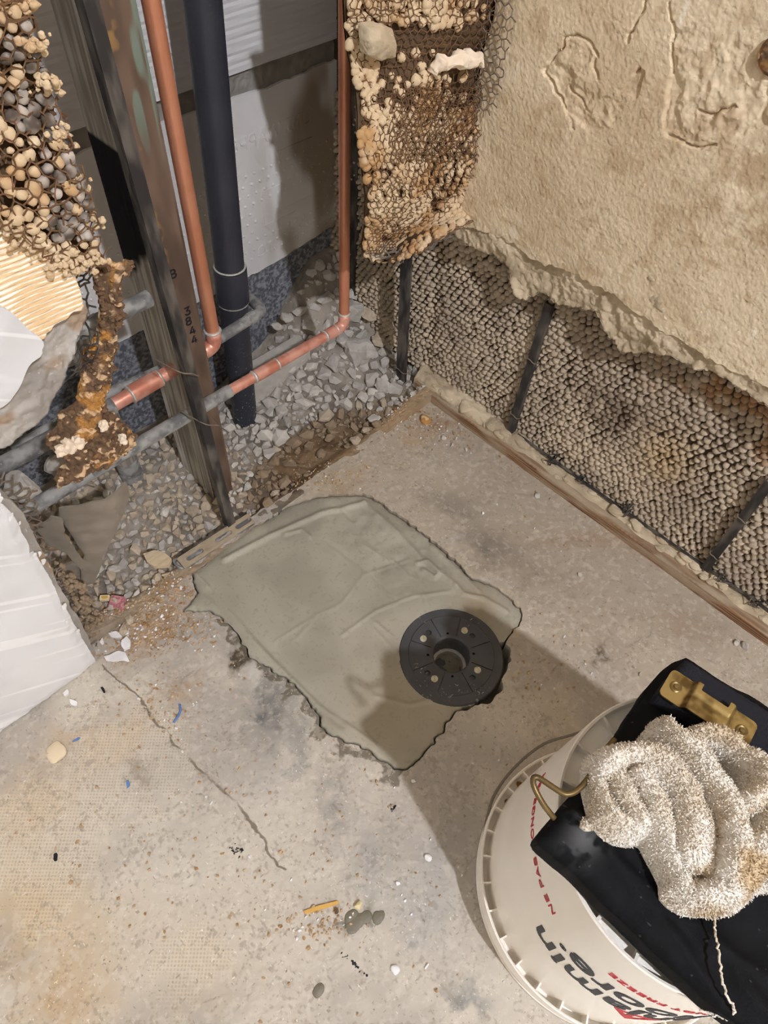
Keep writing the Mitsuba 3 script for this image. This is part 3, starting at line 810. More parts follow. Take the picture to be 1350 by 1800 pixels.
for a, b, w, lab in (((700, 726), (712, 430), .019, 'dark steel channel stud nearest the corner, beside the rubble'), ((893, 766), (964, 535), .014, 'dark steel channel stud in the middle of the keyed lath wall'),
                     ((1237, 1002), (1352, 850), .013, 'dark steel channel stud at the right edge of the photo')):
    x = .829 if a[0] > 800 else .80
    p0, p1 = (A(*a, x=x), A(*b, x=x))
    s = thing('channel_stud', lab, 'metal stud')
    put('channel', stud(p0, p1, w, .010), 'mat_blacksteel', s)
    for t in ((.30,) if a[0] < 800 else (.18, .62)):
        c = p0 + (p1 - p0) * t
        y = np.array([0, 1, 0])
        put('tie_wire', tube(spline([c + [.012, -w * .8, -.004], c + [-.002, -w * .6, 0], c + [-.003, 0, .003], c + [-.002, w * .6, .004], c + [.012, w * .8, .006]], 5), .0009, 6), 'mat_wire', s, smooth=True)
s = thing('channel_stud', 'dark steel channel stud standing in the back corner behind the right copper pipe', 'metal stud')
put('channel', stud((.835, .868, -.02), (.842, .868, 1.0), .022, .016), 'mat_blacksteel', s)

# wooden ground strip and mortar droppings along the foot of the right wall
sx = lambda a, b: nz(b, a, f=30, seed=70)
sp_ = sheet(shapely.box(.805, -.7, .846, .652), (0, 0, .022), (1, 0, 0), (0, 1, 0), (0, 0, 1), lambda a, b: nz(a, b, f=40, seed=71) * .003 - .004 * sstep(.8085, .805, a), .026, .005)
put('ground_strip', sp_, 'mat_strip', smooth=40, label='reddish brown wooden ground strip along the foot of the right wall', cat='wood strip')
drop = []
for k in range(150):
    y = rng.choice([rng.uniform(.38, .66), rng.uniform(-.25, .40)], p=[.62, .38])
    m = lump(100 + k % 30, 2, .5)
    r = rng.uniform(.004, .011) * (1.25 if y > .38 else .8)
    m.vertices = m.vertices * [r * 1.3, r * 1.5, r * .8] + [.836 + rng.normal(0, .008), y, .025 + rng.uniform(-.004, .004)]
    drop.append(m)
base = sheet(shapely.box(.812, -.6, .862, .66), (0, 0, .026), (1, 0, 0), (0, 1, 0), (0, 0, 1), lambda a, b: nz(a, b, f=22, seed=75) * .014 + .010 * sstep(.30, .55, b) * (1 + nz(a, b, f=50, seed=76)) - .012 * sstep(.826, .812, a), .02, .005)
put('mortar_droppings', cat_(drop + [base]), 'mat_scratch', smooth=50, label='lumpy ridge of old mortar droppings lying on the wooden strip', cat='mortar', kind='stuff')
tr = thing('floor_track', 'thin rusty steel track running along the foot of the keyed lath', 'metal track')
put('rail', tube(np.array([(.834, .42, .037), (.833, .2, .035), (.835, -.1, .036), (.834, -.6, .037)]), .0024, 6), 'mat_blacksteel', tr)
for y in (.335, .275, .185, .0, -.065):
    w_ = [spline([np.array([.832, y, .040]) + rng.normal(0, .006, 3) for _ in range(5)], 4) for _ in range(3)]
    put('wire_tie', cat_([tube(q, .0011, 5) for q in w_]), 'mat_blacksteel', tr)

# ------------------------------------------------------------------ back of the wall cavity
BY = .918
ZJ, ZB = .535, .206
back = Polygon([(-.6, ZB), (.87, ZB), (.87, ZJ - .035), (-.6, ZJ - .035)])
WAV = rough([(-.6, .212), (.45, .206), (.60, .203), (.70, .206), (.80, .216), (.87, .222)], .003, .006, 2, closed=False)
put('wall_back', box(-.6, .87, BY + .012, BY + .05, -.08, 2.4), 'mat_stucco', kind='structure', label='back of the open wall cavity: grey boards over dark rough stucco')
bd = np.vstack([WAV, rough([(.87, ZJ - .03), (.72, ZJ - .034), (.55, ZJ - .030), (-.6, ZJ - .030)], .004, .006, 4, closed=False)])
put('plasterboard', sheet(Polygon(bd).buffer(0), (0, BY, 0), (1, 0, 0), (0, 0, 1), (0, -1, 0), lambda a, b: nz(a, b, f=10, seed=81) * .003, .012, .012, eres=.006), 'mat_board', 'wall_back', label='grey gypsum lath board with raised dots and mirrored lettering')
put('mortar_joint', sheet(shapely.box(-.6, ZJ - .05, .87, ZJ + .004), (0, BY + .006, 0), (1, 0, 0), (0, 0, 1), (0, -1, 0), lambda a, b: nz(a, b, f=50, seed=82) * .007, .02, .008), 'mat_joint', 'wall_back', smooth=50, label='rough grey mortar joint between the boards')


def rib(a, b):
    return .0016 * np.abs(np.sin((b + .03 * a) * math.pi / .0105)) ** .6


put('ribbed_board', sheet(shapely.box(.20, ZJ, .87, 1.15), (0, BY, 0), (1, 0, 0), (0, 0, 1), (0, -1, 0), rib, .012, .0045), 'mat_ribbed', 'wall_back', smooth=False, label='ribbed upper board')
put('ribbed_board', box(-.6, .87, BY, BY + .012, 1.15, 2.4), 'mat_ribbed', 'wall_back')
dots = []
for i in range(80):
    for j in range(14):
        x, z = -.55 + i * .0175 + (j % 2) * .008, .235 + j * .0165
        if .395 < z or x > .84 or (.28 < z < .33 and .66 < x < .80): continue
        m = trimesh.creation.icosphere(subdivisions=1, radius=.0030); m.vertices = m.vertices * [1, .6, 1] + [x, BY - .0005, z]
        dots.append(m)
put('raised_dot', cat_(dots), 'mat_board', 'wall_back', smooth=True, kind='stuff')


def emboss(text, h, x, z, mirror=True, depth=.0026):
    m = meshkit.text_mesh(text, h, depth)
    v = m.vertices.copy()
    w = v[:, 0].max()
    m.vertices = np.stack([x + (w - v[:, 0] if mirror else v[:, 0]), BY + .0006 - v[:, 2], z + v[:, 1]], 1)
    if m.volume < 0: m.invert()
    return m


put('lettering', emboss('UNI WAPP8', .021, .625, .425), 'mat_board', 'wall_back')
put('lettering', emboss('TO', .020, .655, .232), 'mat_board', 'wall_back')
for (x0, x1, z0, z1) in ((.675, .745, .285, .345), (.715, .79, .30, .40)):
    f = cat_([box(x0, x1, BY - .0012, BY + .001, z0, z0 + .0016), box(x0, x1, BY - .0012, BY + .001, z1, z1 + .0016), box(x0, x0 + .0016, BY - .0012, BY + .001, z0, z1)])
    put('embossed_frame', f, 'mat_board', 'wall_back')

# ------------------------------------------------------------------ the soil of the cavity and its rubble


def pit(x, y):
    x, y = np.asarray(x, float), np.asarray(y, float)
    h = -.022 + .022 * sstep(.655, .625, y)
    h = h + .088 * sstep(.70, .93, y) * sstep(.46, .80, x) + .022 * sstep(.66, .80, x)
    h = h + .080 * sstep(.83, .93, y) * sstep(.64, .80, x)
    h = h + .018 * sstep(.72, .90, y) * sstep(.55, .30, x)
    h = h + .035 * sstep(.16, .02, x) + .010 * nz(x, y, f=14, seed=90) + .006 * nz(x, y, f=45, seed=91)
    return h


put('floor_soil', sheet(shapely.box(-.35, .607, .862, .93), (0, 0, 0), (1, 0, 0), (0, 1, 0), (0, 0, 1), pit, .07, .005), 'mat_soil', smooth=45, kind='structure', label='brown dirt and dust in the bottom of the opened wall cavity')
STONES = [stone(k, 12 + k % 6, .7) for k in range(14)]
ply_st = [[mikit.ply(m, f'mat_stone_{c}') for m in STONES] for c in range(4)]


def on_pit(px, py, up=0.0):
    z = 0.0
    for _ in range(12):
        p = A(px, py, z=z)
        z = .5 * z + .5 * (float(pit(p[0], p[1])) + up)
    return A(px, py, z=z)


def place_stone(name, p, r, label, cat, colour=0, seed=0, group=None, rot=None, squash=1.0, sub=1, n=22, parent=None):
    m = stone(500 + seed, n, .72 * squash, sub)
    R = trimesh.transformations.euler_matrix(*(rot if rot else (rng.uniform(-.4, .4), rng.uniform(-.4, .4), rng.uniform(0, 6))))[:3, :3]
    m.vertices = (m.vertices * r) @ R.T + p
    return put(name, m, f'mat_stone_{colour}', label=label, cat=cat, group=group)


BIG = [  # px, py, width in px, colour, label, squash
    (632, 622, 62, 0, 'largest grey concrete lump, in front of the right copper elbow', 1.1), (618, 552, 52, 0, 'grey concrete lump directly behind the right copper elbow', 1.0), (568, 527, 34, 0, 'rounded grey rock in the corner heap, up and left of the copper elbow', .9),
    (535, 712, 34, 1, 'pale wedge-shaped stone at the front edge of the grey gravel', .9), (512, 645 + 3, 26, 0, 'grey stone behind the lower copper pipe', .8), (602, 600, 40, 0, 'flat grey stone just under the right copper elbow', .6),
    (655, 690, 22, 1, 'pale upright stone left of the corner stud foot', 1.2), (638, 700, 22, 1, 'pale rounded stone beside the corner stud foot', .8), (650, 715, 16, 1, 'small pale stone below two others near the corner stud', .8),
    (672, 680, 34, 0, 'tan grey stone leaning on the keyed wall behind the corner stud', .9), (648, 548 + 5, 34, 2, 'flat greenish stone chip leaning on the keyed wall', .5), (668, 600, 36, 2, 'long flat chip leaning on the keyed wall', .4),
    (660, 738, 28, 1, 'square-cut pale grey stone on the slab edge near the corner', .7), (643, 757, 20, 2, 'lower half of the split stone on the slab edge', .7), (625, 775, 20, 2, 'rough beige lump on the dirt by the slab edge', .8),
    (522, 585 + 15, 30, 0, 'grey stone on the ledge behind the copper pipe', .7), (545, 570, 40, 0, 'wide grey rock against the dark stucco', .7), (505, 560, 26, 0, 'small angular stone against the dark stucco', .8), (488, 575, 24, 0, 'bluish angular stone next to the black pipe', .8),
    (600, 470, 26, 0, 'grey stone high on the corner heap', .8), (578, 487, 24, 0, 'upper stone of the corner heap', .8), (548, 480, 22, 0, 'shaded stone at the top of the corner heap', .8), (583, 640, 34, 0, 'angular grey stone right of the ledge', .8),
    (570, 660, 30, 0, 'grey stone in the middle of the right gravel', .8), (520, 680, 26, 0, 'dark grey angular stone beside the ledge end', .7), (553, 690, 24, 1, 'pale stone in the front gravel', .8), (423, 710, 34, 1, 'dusty block at the foot of the black pipe', .8),
    (362, 815 + 75, 22, 2, 'tan stone left of the slotted track', .8), (340, 900, 26, 2, 'two-toned pebble near the slotted track', .8), (290, 900, 22, 1, 'pale rounded pebble in the left gravel', .8), (205, 925, 24, 0, 'grey pebble beside the dusty felt sheet', .8),
    (200, 1000, 24, 0, 'grey pebble above the pink tile chip', .8), (195, 1035, 20, 0, 'grey flat pebble touching the pink tile chip', .6), (240, 1025, 20, 0, 'grey pebble right of the pink tile chip', .7), (195, 1090, 22, 2, 'tan flat stone below the pink tile chip', .6),
    (217, 1108, 22, 2, 'tan stone on the slab edge above the white paint flakes', .7), (228, 1090, 18, 2, 'second tan stone on the slab edge', .7), (580, 770, 22, 3, 'brown angular clod in the dirt', .7), (565, 798, 22, 3, 'dark brown stone in the dirt', .8), (500, 850, 24, 3, 'brown stone at the slab edge', .8), (485, 868, 20, 2, 'tan stone at the mortar edge', .8)]
taken = []
for k, (px, py, w, c, lab, sq) in enumerate(BIG):
    p = on_pit(px, py, .006)
    if p[1] < .62: p = A(px, py, z=.006)
    r = w / 2 * (proj(p)[2] / FOCAL)
    if p[1] > .905 - r: p = A(px, py, y=.905 - r)
    if p[0] > .845 - r * .6: p = A(px, py, x=.845 - r * .6)
    place_stone('stone' if w < 40 else 'concrete_lump', p + [0, 0, r * .15], r, lab, 'stone' if w < 40 else 'concrete lump', c, k, squash=sq, sub=2 if w > 30 else 1, n=26)
    taken.append((p[0], p[1], r * .62))
cand = []
tries = [(r, n) for r, n in ((.0150, 220), (.0115, 800), (.0086, 2600), (.0062, 5200), (.0044, 5200))]
tk = np.array(taken)
px_, rr_ = [(*t[:2],) for t in taken], [t[2] for t in taken]
dirt0 = A(560, 800, z=-.01)
for R0, n in tries:
    for _ in range(n):
        x, y = rng.uniform(-.02, .848), rng.uniform(.632, .902)
        if rng.random() < .22: x, y = rng.uniform(.52, .845), rng.uniform(.82, .908)
        r = R0 * rng.uniform(.8, 1.25)
        dirt = math.exp(-(((x - dirt0[0]) / .13) ** 2 + ((y - dirt0[1]) / .055) ** 2))
        if rng.random() < dirt * 1.15 or (y < .66 and rng.random() < .5 and R0 > .006):
            continue
        if x < .47 and (R0 > .010 or (R0 > .008 and rng.random() < .45)): continue
        if x > .60 and y < .68 and rng.random() < .3: continue
        P, Q = np.array(px_), np.array(rr_)
        if (np.hypot(P[:, 0] - x, P[:, 1] - y) < (Q + r) * .78).any():
            continue
        px_.append((x, y)); rr_.append(r)
        c = (0 if rng.random() < .8 else 1) if dirt < .12 and x > .45 else (3 if dirt > .2 else int(rng.choice([0, 1, 2], p=[.25, .15, .60])))
        cand.append((x, y, r, c))
cand = np.array(cand)
P = np.stack([cand[:, 0], cand[:, 1], pit(cand[:, 0], cand[:, 1]) + cand[:, 2] * .40], 1)
q = proj(P)
hid = (q[:, 0] < 90) | ((q[:, 0] < 190) & (q[:, 1] < 850)) | ((q[:, 0] > 320) & (q[:, 0] < 375) & (q[:, 1] < 850))
order = np.argsort(-(cand[:, 2] / q[:, 2]) * (in_frame(P) & ~hid))
solo = set(order[:255].tolist())
rest = {0: [], 1: [], 2: [], 3: []}
for i, (x, y, r, c) in enumerate(cand):
    R = trimesh.transformations.euler_matrix(*rng.uniform(-.5, .5, 2), rng.uniform(0, 6))[:3, :3]
    v, c = int(rng.integers(14)), int(c)
    if i in solo:
        z_ = ('at the foot of the black pipe and copper elbow' if x > .48 else 'in the left gravel below the old pipes')
        put('rubble_stone', ply_st[c][v], None, to=M4(*P[i], R, np.full(3, r)), label='small grey rubble stone ' + z_ if c < 2 else 'small tan or brown rubble stone ' + z_, cat='stone',
            group=('small grey' if c < 2 else 'small tan or brown') + ' rubble stones ' + ('in the right gravel' if x > .48 else 'in the left gravel'))
    else:
        m = STONES[v].copy(); m.vertices = (m.vertices * r) @ R.T + P[i]; rest[c].append(m)
for c, nm in enumerate(('grey', 'pale', 'tan', 'brown')):
    put('gravel', cat_(rest[c]), f'mat_stone_{c}', label=f'loose {nm} fine gravel between the larger stones of the cavity', cat='gravel', kind='stuff')
# crumbs of plaster and dust swept along the slab edge
cr, cr2 = [], []
for (px, py, ra, rb, n) in ((285, 1095, 75, 34, 620), (230, 1130, 60, 24, 160), (730, 740, 60, 22, 160), (690, 725, 60, 24, 240), (800, 765, 40, 18, 90), (560, 835, 90, 20, 200), (370, 960, 60, 16, 120), (225, 1085, 70, 30, 420), (300, 1035, 50, 26, 360), (300, 1240, 90, 50, 110), (560, 1620, 70, 26, 90), (900, 790, 60, 30, 60),
                           (1000, 900, 120, 50, 60), (600, 1500, 260, 200, 130), (940, 1180, 120, 90, 120), (260, 1450, 200, 160, 110)):
    for _ in range(n):
        p = A(px + rng.normal(0, ra * .6), py + rng.normal(0, rb * .7), z=.001)
        if p[1] > .675 or hole.contains(Point(p[0], p[1])): continue
        if p[1] > .615: p[2] = float(pit(p[0], p[1]))
        r = rng.uniform(.0007, .0022) * (1.5 if rng.random() < .1 else 1)
        m = STONES[int(rng.integers(14))].copy(); m.vertices = m.vertices * r + p + [0, 0, r * .4]
        (cr if rng.random() < .86 else cr2).append(m)
put('floor_crumbs', cat_(cr), 'mat_crumb', label='tiny brown crumbs of dust scattered over the concrete floor', cat='crumbs', kind='stuff')
put('floor_crumbs', cat_(cr2), 'mat_whitechip', label='tiny white chips scattered over the concrete floor', cat='crumbs', kind='stuff')

# ledge in the rubble behind the pipes
a, b = A(325, 690, z=.05), A(600, 590, z=.05)
lg = box(.530, .700, .838, .880, -.01, .060, .004)
lg.vertices += np.stack([0 * lg.vertices[:, 0], 0 * lg.vertices[:, 0], nz(*lg.vertices.T, f=20) * .004], 1)
put('concrete_ledge', lg, 'mat_stone_0', smooth=30, label='long grey concrete ledge behind the lower copper pipe', cat='concrete ledge')

# ------------------------------------------------------------------ stud, channel, slotted track
st = thing('wall_stud', 'old brown wooden stud with handwritten black numbers, in the middle of the cavity', 'wooden stud')
SX0, SX1, SY0, SY1 = .361, .397, .711, .812
put('front_face', box(SX0, SX1, SY0, SY0 + .006, -.03, 2.4), 'mat_studface', st, label='rusty brown painted front face')
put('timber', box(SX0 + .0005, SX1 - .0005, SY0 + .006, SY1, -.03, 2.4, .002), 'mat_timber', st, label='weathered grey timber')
put('nailing_strip', box(SX1, SX1 + .013, .728, .80, -.03, 2.4, .001), 'mat_studface', st, label='dark brown strip along its right side')
for ch, (px, py), h in (('3', (330, 548), .0125), ('8', (331, 565), .0125), ('4', (338, 580), .0115), ('4', (341, 596), .0115), ('B', (306, 480), .0125)):
    m = meshkit.text_mesh(ch, h, .0006, True)
    p = A(px, py, y=SY0)
    v = m.vertices - [m.vertices[:, 0].mean(), m.vertices[:, 1].mean(), 0]
    m.vertices = np.stack([p[0] + v[:, 0], SY0 - v[:, 2], p[2] + v[:, 1]], 1)
    if m.volume < 0: m.invert()
    put('handwriting', m, 'mat_blackbit', st, label='handwritten black marker character ' + ch)
ch = thing('channel_stud', 'black steel channel standing on the slotted track in front of the brown wooden stud', 'metal stud')
p0, p1 = A(409, 926, y=.634), A(160, 0, y=.668)
p1 = p0 + (p1 - p0) * 2.2
put('channel', stud(p0, p1, .0145, .016, (0, -1, 0)), 'mat_blacksteel', ch)
for px, py in ((322, 650), (365, 740)):
    p = A(px, py, y=.650)
    put('tie_wire', tube(spline([p + [-.02, .03, .010], p + [-.012, -.012, .012], p + [.002, -.018, .004], p + [.014, -.010, -.012], p + [.020, .02, -.022]], 6), .0009, 6), 'mat_wire', ch, smooth=True)
tk = thing('slotted_track', 'dusty slotted steel floor track at the foot of the black channel', 'metal track')
a, b = A(318, 992, z=.004), A(442, 912, z=.004)
ax = (b - a) / np.linalg.norm(b - a); pv = np.cross([0, 0, 1.0], ax)
L = np.linalg.norm(b - a)
shape = Polygon([(0, -.012), (L, -.010), (L, .012), (0, .014)])
for c in (.022, .078, .118):
    shape = shape.difference(LineString([(c - .006, .000), (c + .016, .000)]).buffer(.0048))
t3 = trimesh.creation.extrude_polygon(shape, .0022, engine='earcut')
t3.vertices = a + t3.vertices[:, :1] * ax + t3.vertices[:, 1:2] * pv + t3.vertices[:, 2:3] * np.array([0, 0, 1])
put('web', t3, 'mat_dustmetal', tk)
t4 = trimesh.creation.box((L, .022, .0016)); t4.vertices = a + (t4.vertices[:, :1] + L / 2) * ax + t4.vertices[:, 1:2] * pv + (t4.vertices[:, 2:3] - .004) * np.array([0, 0, 1])
put('underside', t4, 'mat_galv', tk)
for s_ in (.0135,):
    t5 = trimesh.creation.box((L, .0016, .010)); t5.vertices = a + (t5.vertices[:, :1] + L / 2) * ax + (t5.vertices[:, 1:2] + s_) * pv + t5.vertices[:, 2:3] * np.array([0, 0, 1])
    put('lip', t5, 'mat_blacksteel', tk)
put('bent_end', tube(spline([a + pv * .013 + [0, 0, .001], a - ax * .006 + pv * .008 + [0, 0, .008], a - ax * .007 - pv * .002 + [0, 0, .006], a - ax * .002 - pv * .010]), .0024, 8), 'mat_galv', tk, smooth=True)

# ------------------------------------------------------------------ pipes
ap = thing('drain_stack', 'black plastic drain pipe with pale glue rings, rising out of the gravel', 'pipe')
b0, b1 = A(431, 738, z=-.02), A(356, 0, y=.822)
ux = (b1 - b0) / np.linalg.norm(b1 - b0)
zt = lambda z: b0 + ux * ((z - b0[2]) / ux[2])
put('pipe', tube([zt(-.03), zt(.2), zt(.9), zt(1.6)], .0228, 48), 'mat_abs', ap, smooth=40)
zc = A(416, 478, y=.81)[2]
put('coupling', tube([zt(zc - .062), zt(zc - .060), zt(zc - .001), zt(zc)], [.0245, .0262, .0262, .0245], 48), 'mat_abs', ap, smooth=40, label='slightly wider black coupling')
ring_ = zt(zc + .002)
put('glue_ring', tube([ring_ + ux * (k - .0012) for k in (0, .0012, .0024)], [.0238, .0256, .0238], 48), 'mat_solder', ap, smooth=True, label='pale ring of dried glue')
put('glue_ring', tube([zt(zc - .064) + ux * k for k in (0, .0006)], [.0252, .0250], 48), 'mat_solder', ap, smooth=True, label='thin pale line of dried glue')

lp = thing('copper_pipe', 'left bright copper riser turning left into the wall stud', 'copper pipe')
e0 = A(378, 606, y=.747)
top = e0 + [0, 0, 1.6]
l1, l2 = A(318, 650, y=.747), A(182, 722, y=.747)
run = (l2 - e0) / np.linalg.norm(l2 - e0)
put('riser', tube([e0 + [0, 0, .022], e0 + [0, 0, .5], top], .0100, 32), 'mat_copper', lp, smooth=True)
put('elbow', tube(np.vstack([[e0 + [0, 0, .026]], elbow(e0 + [0, 0, .03], e0, e0 + run * .03, .014, .016), [e0 + run * .026]]), .0116, 32), 'mat_copper_new', lp, smooth=True, label='copper elbow')
put('run', tube([e0 + run * .02, e0 + run * .2, l2], .0102, 32), 'mat_copper_new', lp, smooth=True, label='bright horizontal copper run')
for t in (.048,):
    put('coupling', tube([e0 + run * (t - .014), e0 + run * (t + .020)], .0130, 32), 'mat_copper_new', lp, smooth=40)
for t in (.125,):
    put('coupling', tube([e0 + run * (t - .024), e0 + run * (t + .024)], .0130, 32), 'mat_copper_new', lp, smooth=40)
for c, d, r in ((e0 + [0, 0, .027], np.array([0, 0, 1]), .0136), (e0 + run * .028, run, .0136), (e0 + run * .068, run, .0138), (e0 + run * .101, run, .0138), (e0 + run * .149, run, .0138)):
    put('solder_ring', tube([c - d * .0022, c, c + d * .0022], [.0118, r, .0118], 32), 'mat_solder', lp, smooth=True, label='pale ring of solder')

rp = thing('copper_pipe', 'right copper riser with the lower horizontal run passing behind the black channel', 'copper pipe')
f0 = A(605, 572, y=.695)
m1, m2 = A(400, 689, y=.693), A(366, 709, y=.690)
run = (m2 - f0) / np.linalg.norm(m2 - f0)
put('riser', tube([f0 + [0, 0, .016], f0 + [.004, .004, .5], f0 + [.01, .01, 1.6]], [.0084, .0082, .0080], 28), 'mat_copper', rp, smooth=True)
put('elbow', tube(np.vstack([[f0 + [0, 0, .024]], elbow(f0 + [0, 0, .03], f0, f0 + run * .03, .012, .016), [f0 + run * .024]]), .0096, 28), 'mat_copper_new', rp, smooth=True, label='copper elbow')
put('run', tube([f0 + run * .016, m1], .0085, 28), 'mat_copper_new', rp, smooth=True)
for t0, t1 in ((.018, .042), (.150, .192)):
    put('coupling', tube([f0 + run * t0, f0 + run * t1], .0098, 28), 'mat_copper_new', rp, smooth=40)
for c, d in ((f0 + [0, 0, .025], np.array([0, 0, 1])), (f0 + run * .020, run), (f0 + run * .044, run), (f0 + run * .148, run), (f0 + run * .194, run)):
    put('solder_ring', tube([c - d * .0022, c, c + d * .0022], [.0086, .0108, .0086], 28), 'mat_solder', rp, smooth=True, label='pale ring of solder')
m3 = A(60, 890, y=.675)
put('old_run', tube([m1 - run * .004, m2, m3, m3 + (m3 - m2) * .6], .0098, 28), 'mat_galv', rp, smooth=True, label='old grey crusted pipe continuing to the left')
c = A(180, 810, y=.681); d = (m3 - m2) / np.linalg.norm(m3 - m2)
put('old_coupling', tube([c - d * .022, c - d * .021, c + d * .021, c + d * .022], [.0098, .0128, .0128, .0098], 28), 'mat_galv', rp, smooth=40)

op = thing('old_pipe', 'old grey crusted steel pipe running left out of the copper coupling', 'pipe')
n0 = l2 + (l1 - l2) * .12
n2 = A(10, 815, y=.735)
put('pipe', tube([n0, l2, n2, n2 + (n2 - l2) * .8], .0118, 28), 'mat_galv', op, smooth=True)
op = thing('old_pipe', 'dusty grey pipe stub bent back into the wall beside the black pipe', 'pipe')
g0, g1, g2 = A(384, 596, y=.772), A(462, 546, y=.772), A(434, 520, y=.835)
put('pipe', tube(np.vstack([[g0], [(g0 + g1) / 2], elbow(g0, g1, g2, .016, .016, 10), [g2]]), .0088, 28), 'mat_galv', op, smooth=True)
w1 = g1 + (g0 - g1) / np.linalg.norm(g0 - g1) * .030
put('collar', tube([w1, w1 + (g1 - g0) / np.linalg.norm(g1 - g0) * .012], .0100, 28), 'mat_galv', op, smooth=40)
op = thing('old_pipe', 'grey pipe stub sticking out behind the orange crust, above the others', 'pipe')
h0, h1 = A(262, 524, y=.70), A(190, 558, y=.70)
put('pipe', tube([h0, h1, h1 + (h1 - h0) * 1.5], .0105, 28), 'mat_galv', op, smooth=True)
op = thing('old_pipe', 'thin dark rod above the bright copper run', 'pipe')
put('rod', tube([A(318, 632, y=.79), A(186, 694, y=.79), A(20, 790, y=.79)], .007, 20), 'mat_galv', op, smooth=True)
vp = thing('vent_pipe', 'pale grey upright pipe with a banded coupling at its foot, behind the orange crust', 'pipe')
v0 = A(236, 845, z=-.02)
put('pipe', tube([v0, v0 + [-.012, -.012, .6]], .0165, 36), 'mat_wood_grey', vp, smooth=True)
d = np.array([-.02, -.02, 1.0]); d /= np.linalg.norm(d)
put('band', tube([v0 + d * .035, v0 + d * .036, v0 + d * .060, v0 + d * .061], [.0165, .0190, .0190, .0165], 36), 'mat_galv', vp, smooth=40, label='wide metal band')
put('hub', tube([v0, v0 + d * .030], .0195, 36), 'mat_galv', vp, smooth=40)

# ------------------------------------------------------------------ broken remains of the front wall, left
FY = .580
tag('wall_front', 'broken remains of the front wall at the left: plaster layers, keys and chicken wire', kind='structure')
XZ = lambda pts, y: np.array([A(*q, y=y)[[0, 2]] for q in pts])
FR = dict(U=(1, 0, 0), V=(0, 0, 1), N=(0, -1, 0))
# upper remnant
g_px = [(-40, 800), (0, 792), (22, 786), (45, 768), (75, 742), (100, 700), (118, 660), (138, 610), (152, 562), (156, 545), (150, 520), (140, 500), (134, 470), (150, 420), (140, 380), (128, 330), (110, 270), (92, 200), (70, 140), (46, 75), (26, 0)]
g = rough(XZ(g_px, .592), .0035, .004, 21, closed=False)
g = np.vstack([g, [(.24, 1.1), (.24, 2.4), (-1.1, 2.4), (-1.1, .43)]])
gp = Polygon(g).buffer(0)
gn = shapely.box(-.02, .36, .30, .92)
gh = lambda a, b: nz(a, b, f=30, seed=101) * .009 + nz(a, b, f=120, seed=102, o=4) * .008
put('undercoat', sheet(gp.intersection(gn), (0, .594, 0), front=gh, thick=.016, res=.0024, eres=.003, **FR), 'mat_greycoat', 'wall_front', smooth=60, label='grey broken undercoat')
put('undercoat', sheet(gp.difference(gn.buffer(-.004)), (0, .594, 0), front=gh, thick=.016, res=.012, **FR), 'mat_greycoat', 'wall_front', smooth=60, label='grey undercoat beyond the frame')
f_px = [(-60, 640), (0, 612), (40, 606), (72, 600), (100, 574), (130, 553), (150, 545), (144, 520), (138, 498), (130, 468), (112, 462), (80, 440), (50, 420), (20, 400), (-60, 380)]
f = rough(XZ(f_px, .576), .002, .004, 22)
put('combed_plaster', sheet(Polygon(f).buffer(0), (0, .578, 0), front=lambda a, b: nz(a, b, f=25, seed=103) * .004 + .0012 * np.sin((b + .06 * a) * 1250), thick=.012, res=.0022, **FR), 'mat_combed', 'wall_front', smooth=False, label='cream finish coat with tan combed adhesive stripes')
w_px = [(-60, 560), (0, 538), (20, 550), (50, 578), (70, 594), (76, 604), (72, 622), (52, 640), (40, 664), (26, 690), (16, 706), (0, 716), (-60, 740)]
w = rough(XZ(w_px, .574), .002, .004, 23)
put('white_paint', sheet(Polygon(w).buffer(0), (0, .573, 0), front=lambda a, b: nz(a, b, f=40, seed=104) * .005, thick=.010, res=.004, **FR), 'mat_white', 'wall_front', smooth=60, label='torn white painted layer')
# keys of the upper remnant
K_PX = [(-60, -80), (20, -80), (30, 0), (44, 40), (60, 75), (76, 120), (92, 170), (104, 215), (120, 265), (134, 320), (148, 375), (160, 415), (176, 450), (170, 470), (140, 476), (112, 462), (80, 440), (50, 420), (20, 400), (-60, 385)]
kpoly = Polygon(XZ(K_PX, .575)).buffer(0)


def U_surf(x, z):
    return .568 + .010 * float(nz(np.array(x), np.array(z), f=14, seed=106)) - .006 * math.sin(z * 40)


RK = [lump(200 + k, 1, .30) for k in range(10)]
RKf = [lump(230 + k, 2, .55) for k in range(6)]
ply_rk = [mikit.ply(m, 'mat_rustkey', smooth=True) for m in RK]
ply_gk = [mikit.ply(m, 'mat_greykey', smooth=True) for m in RK]


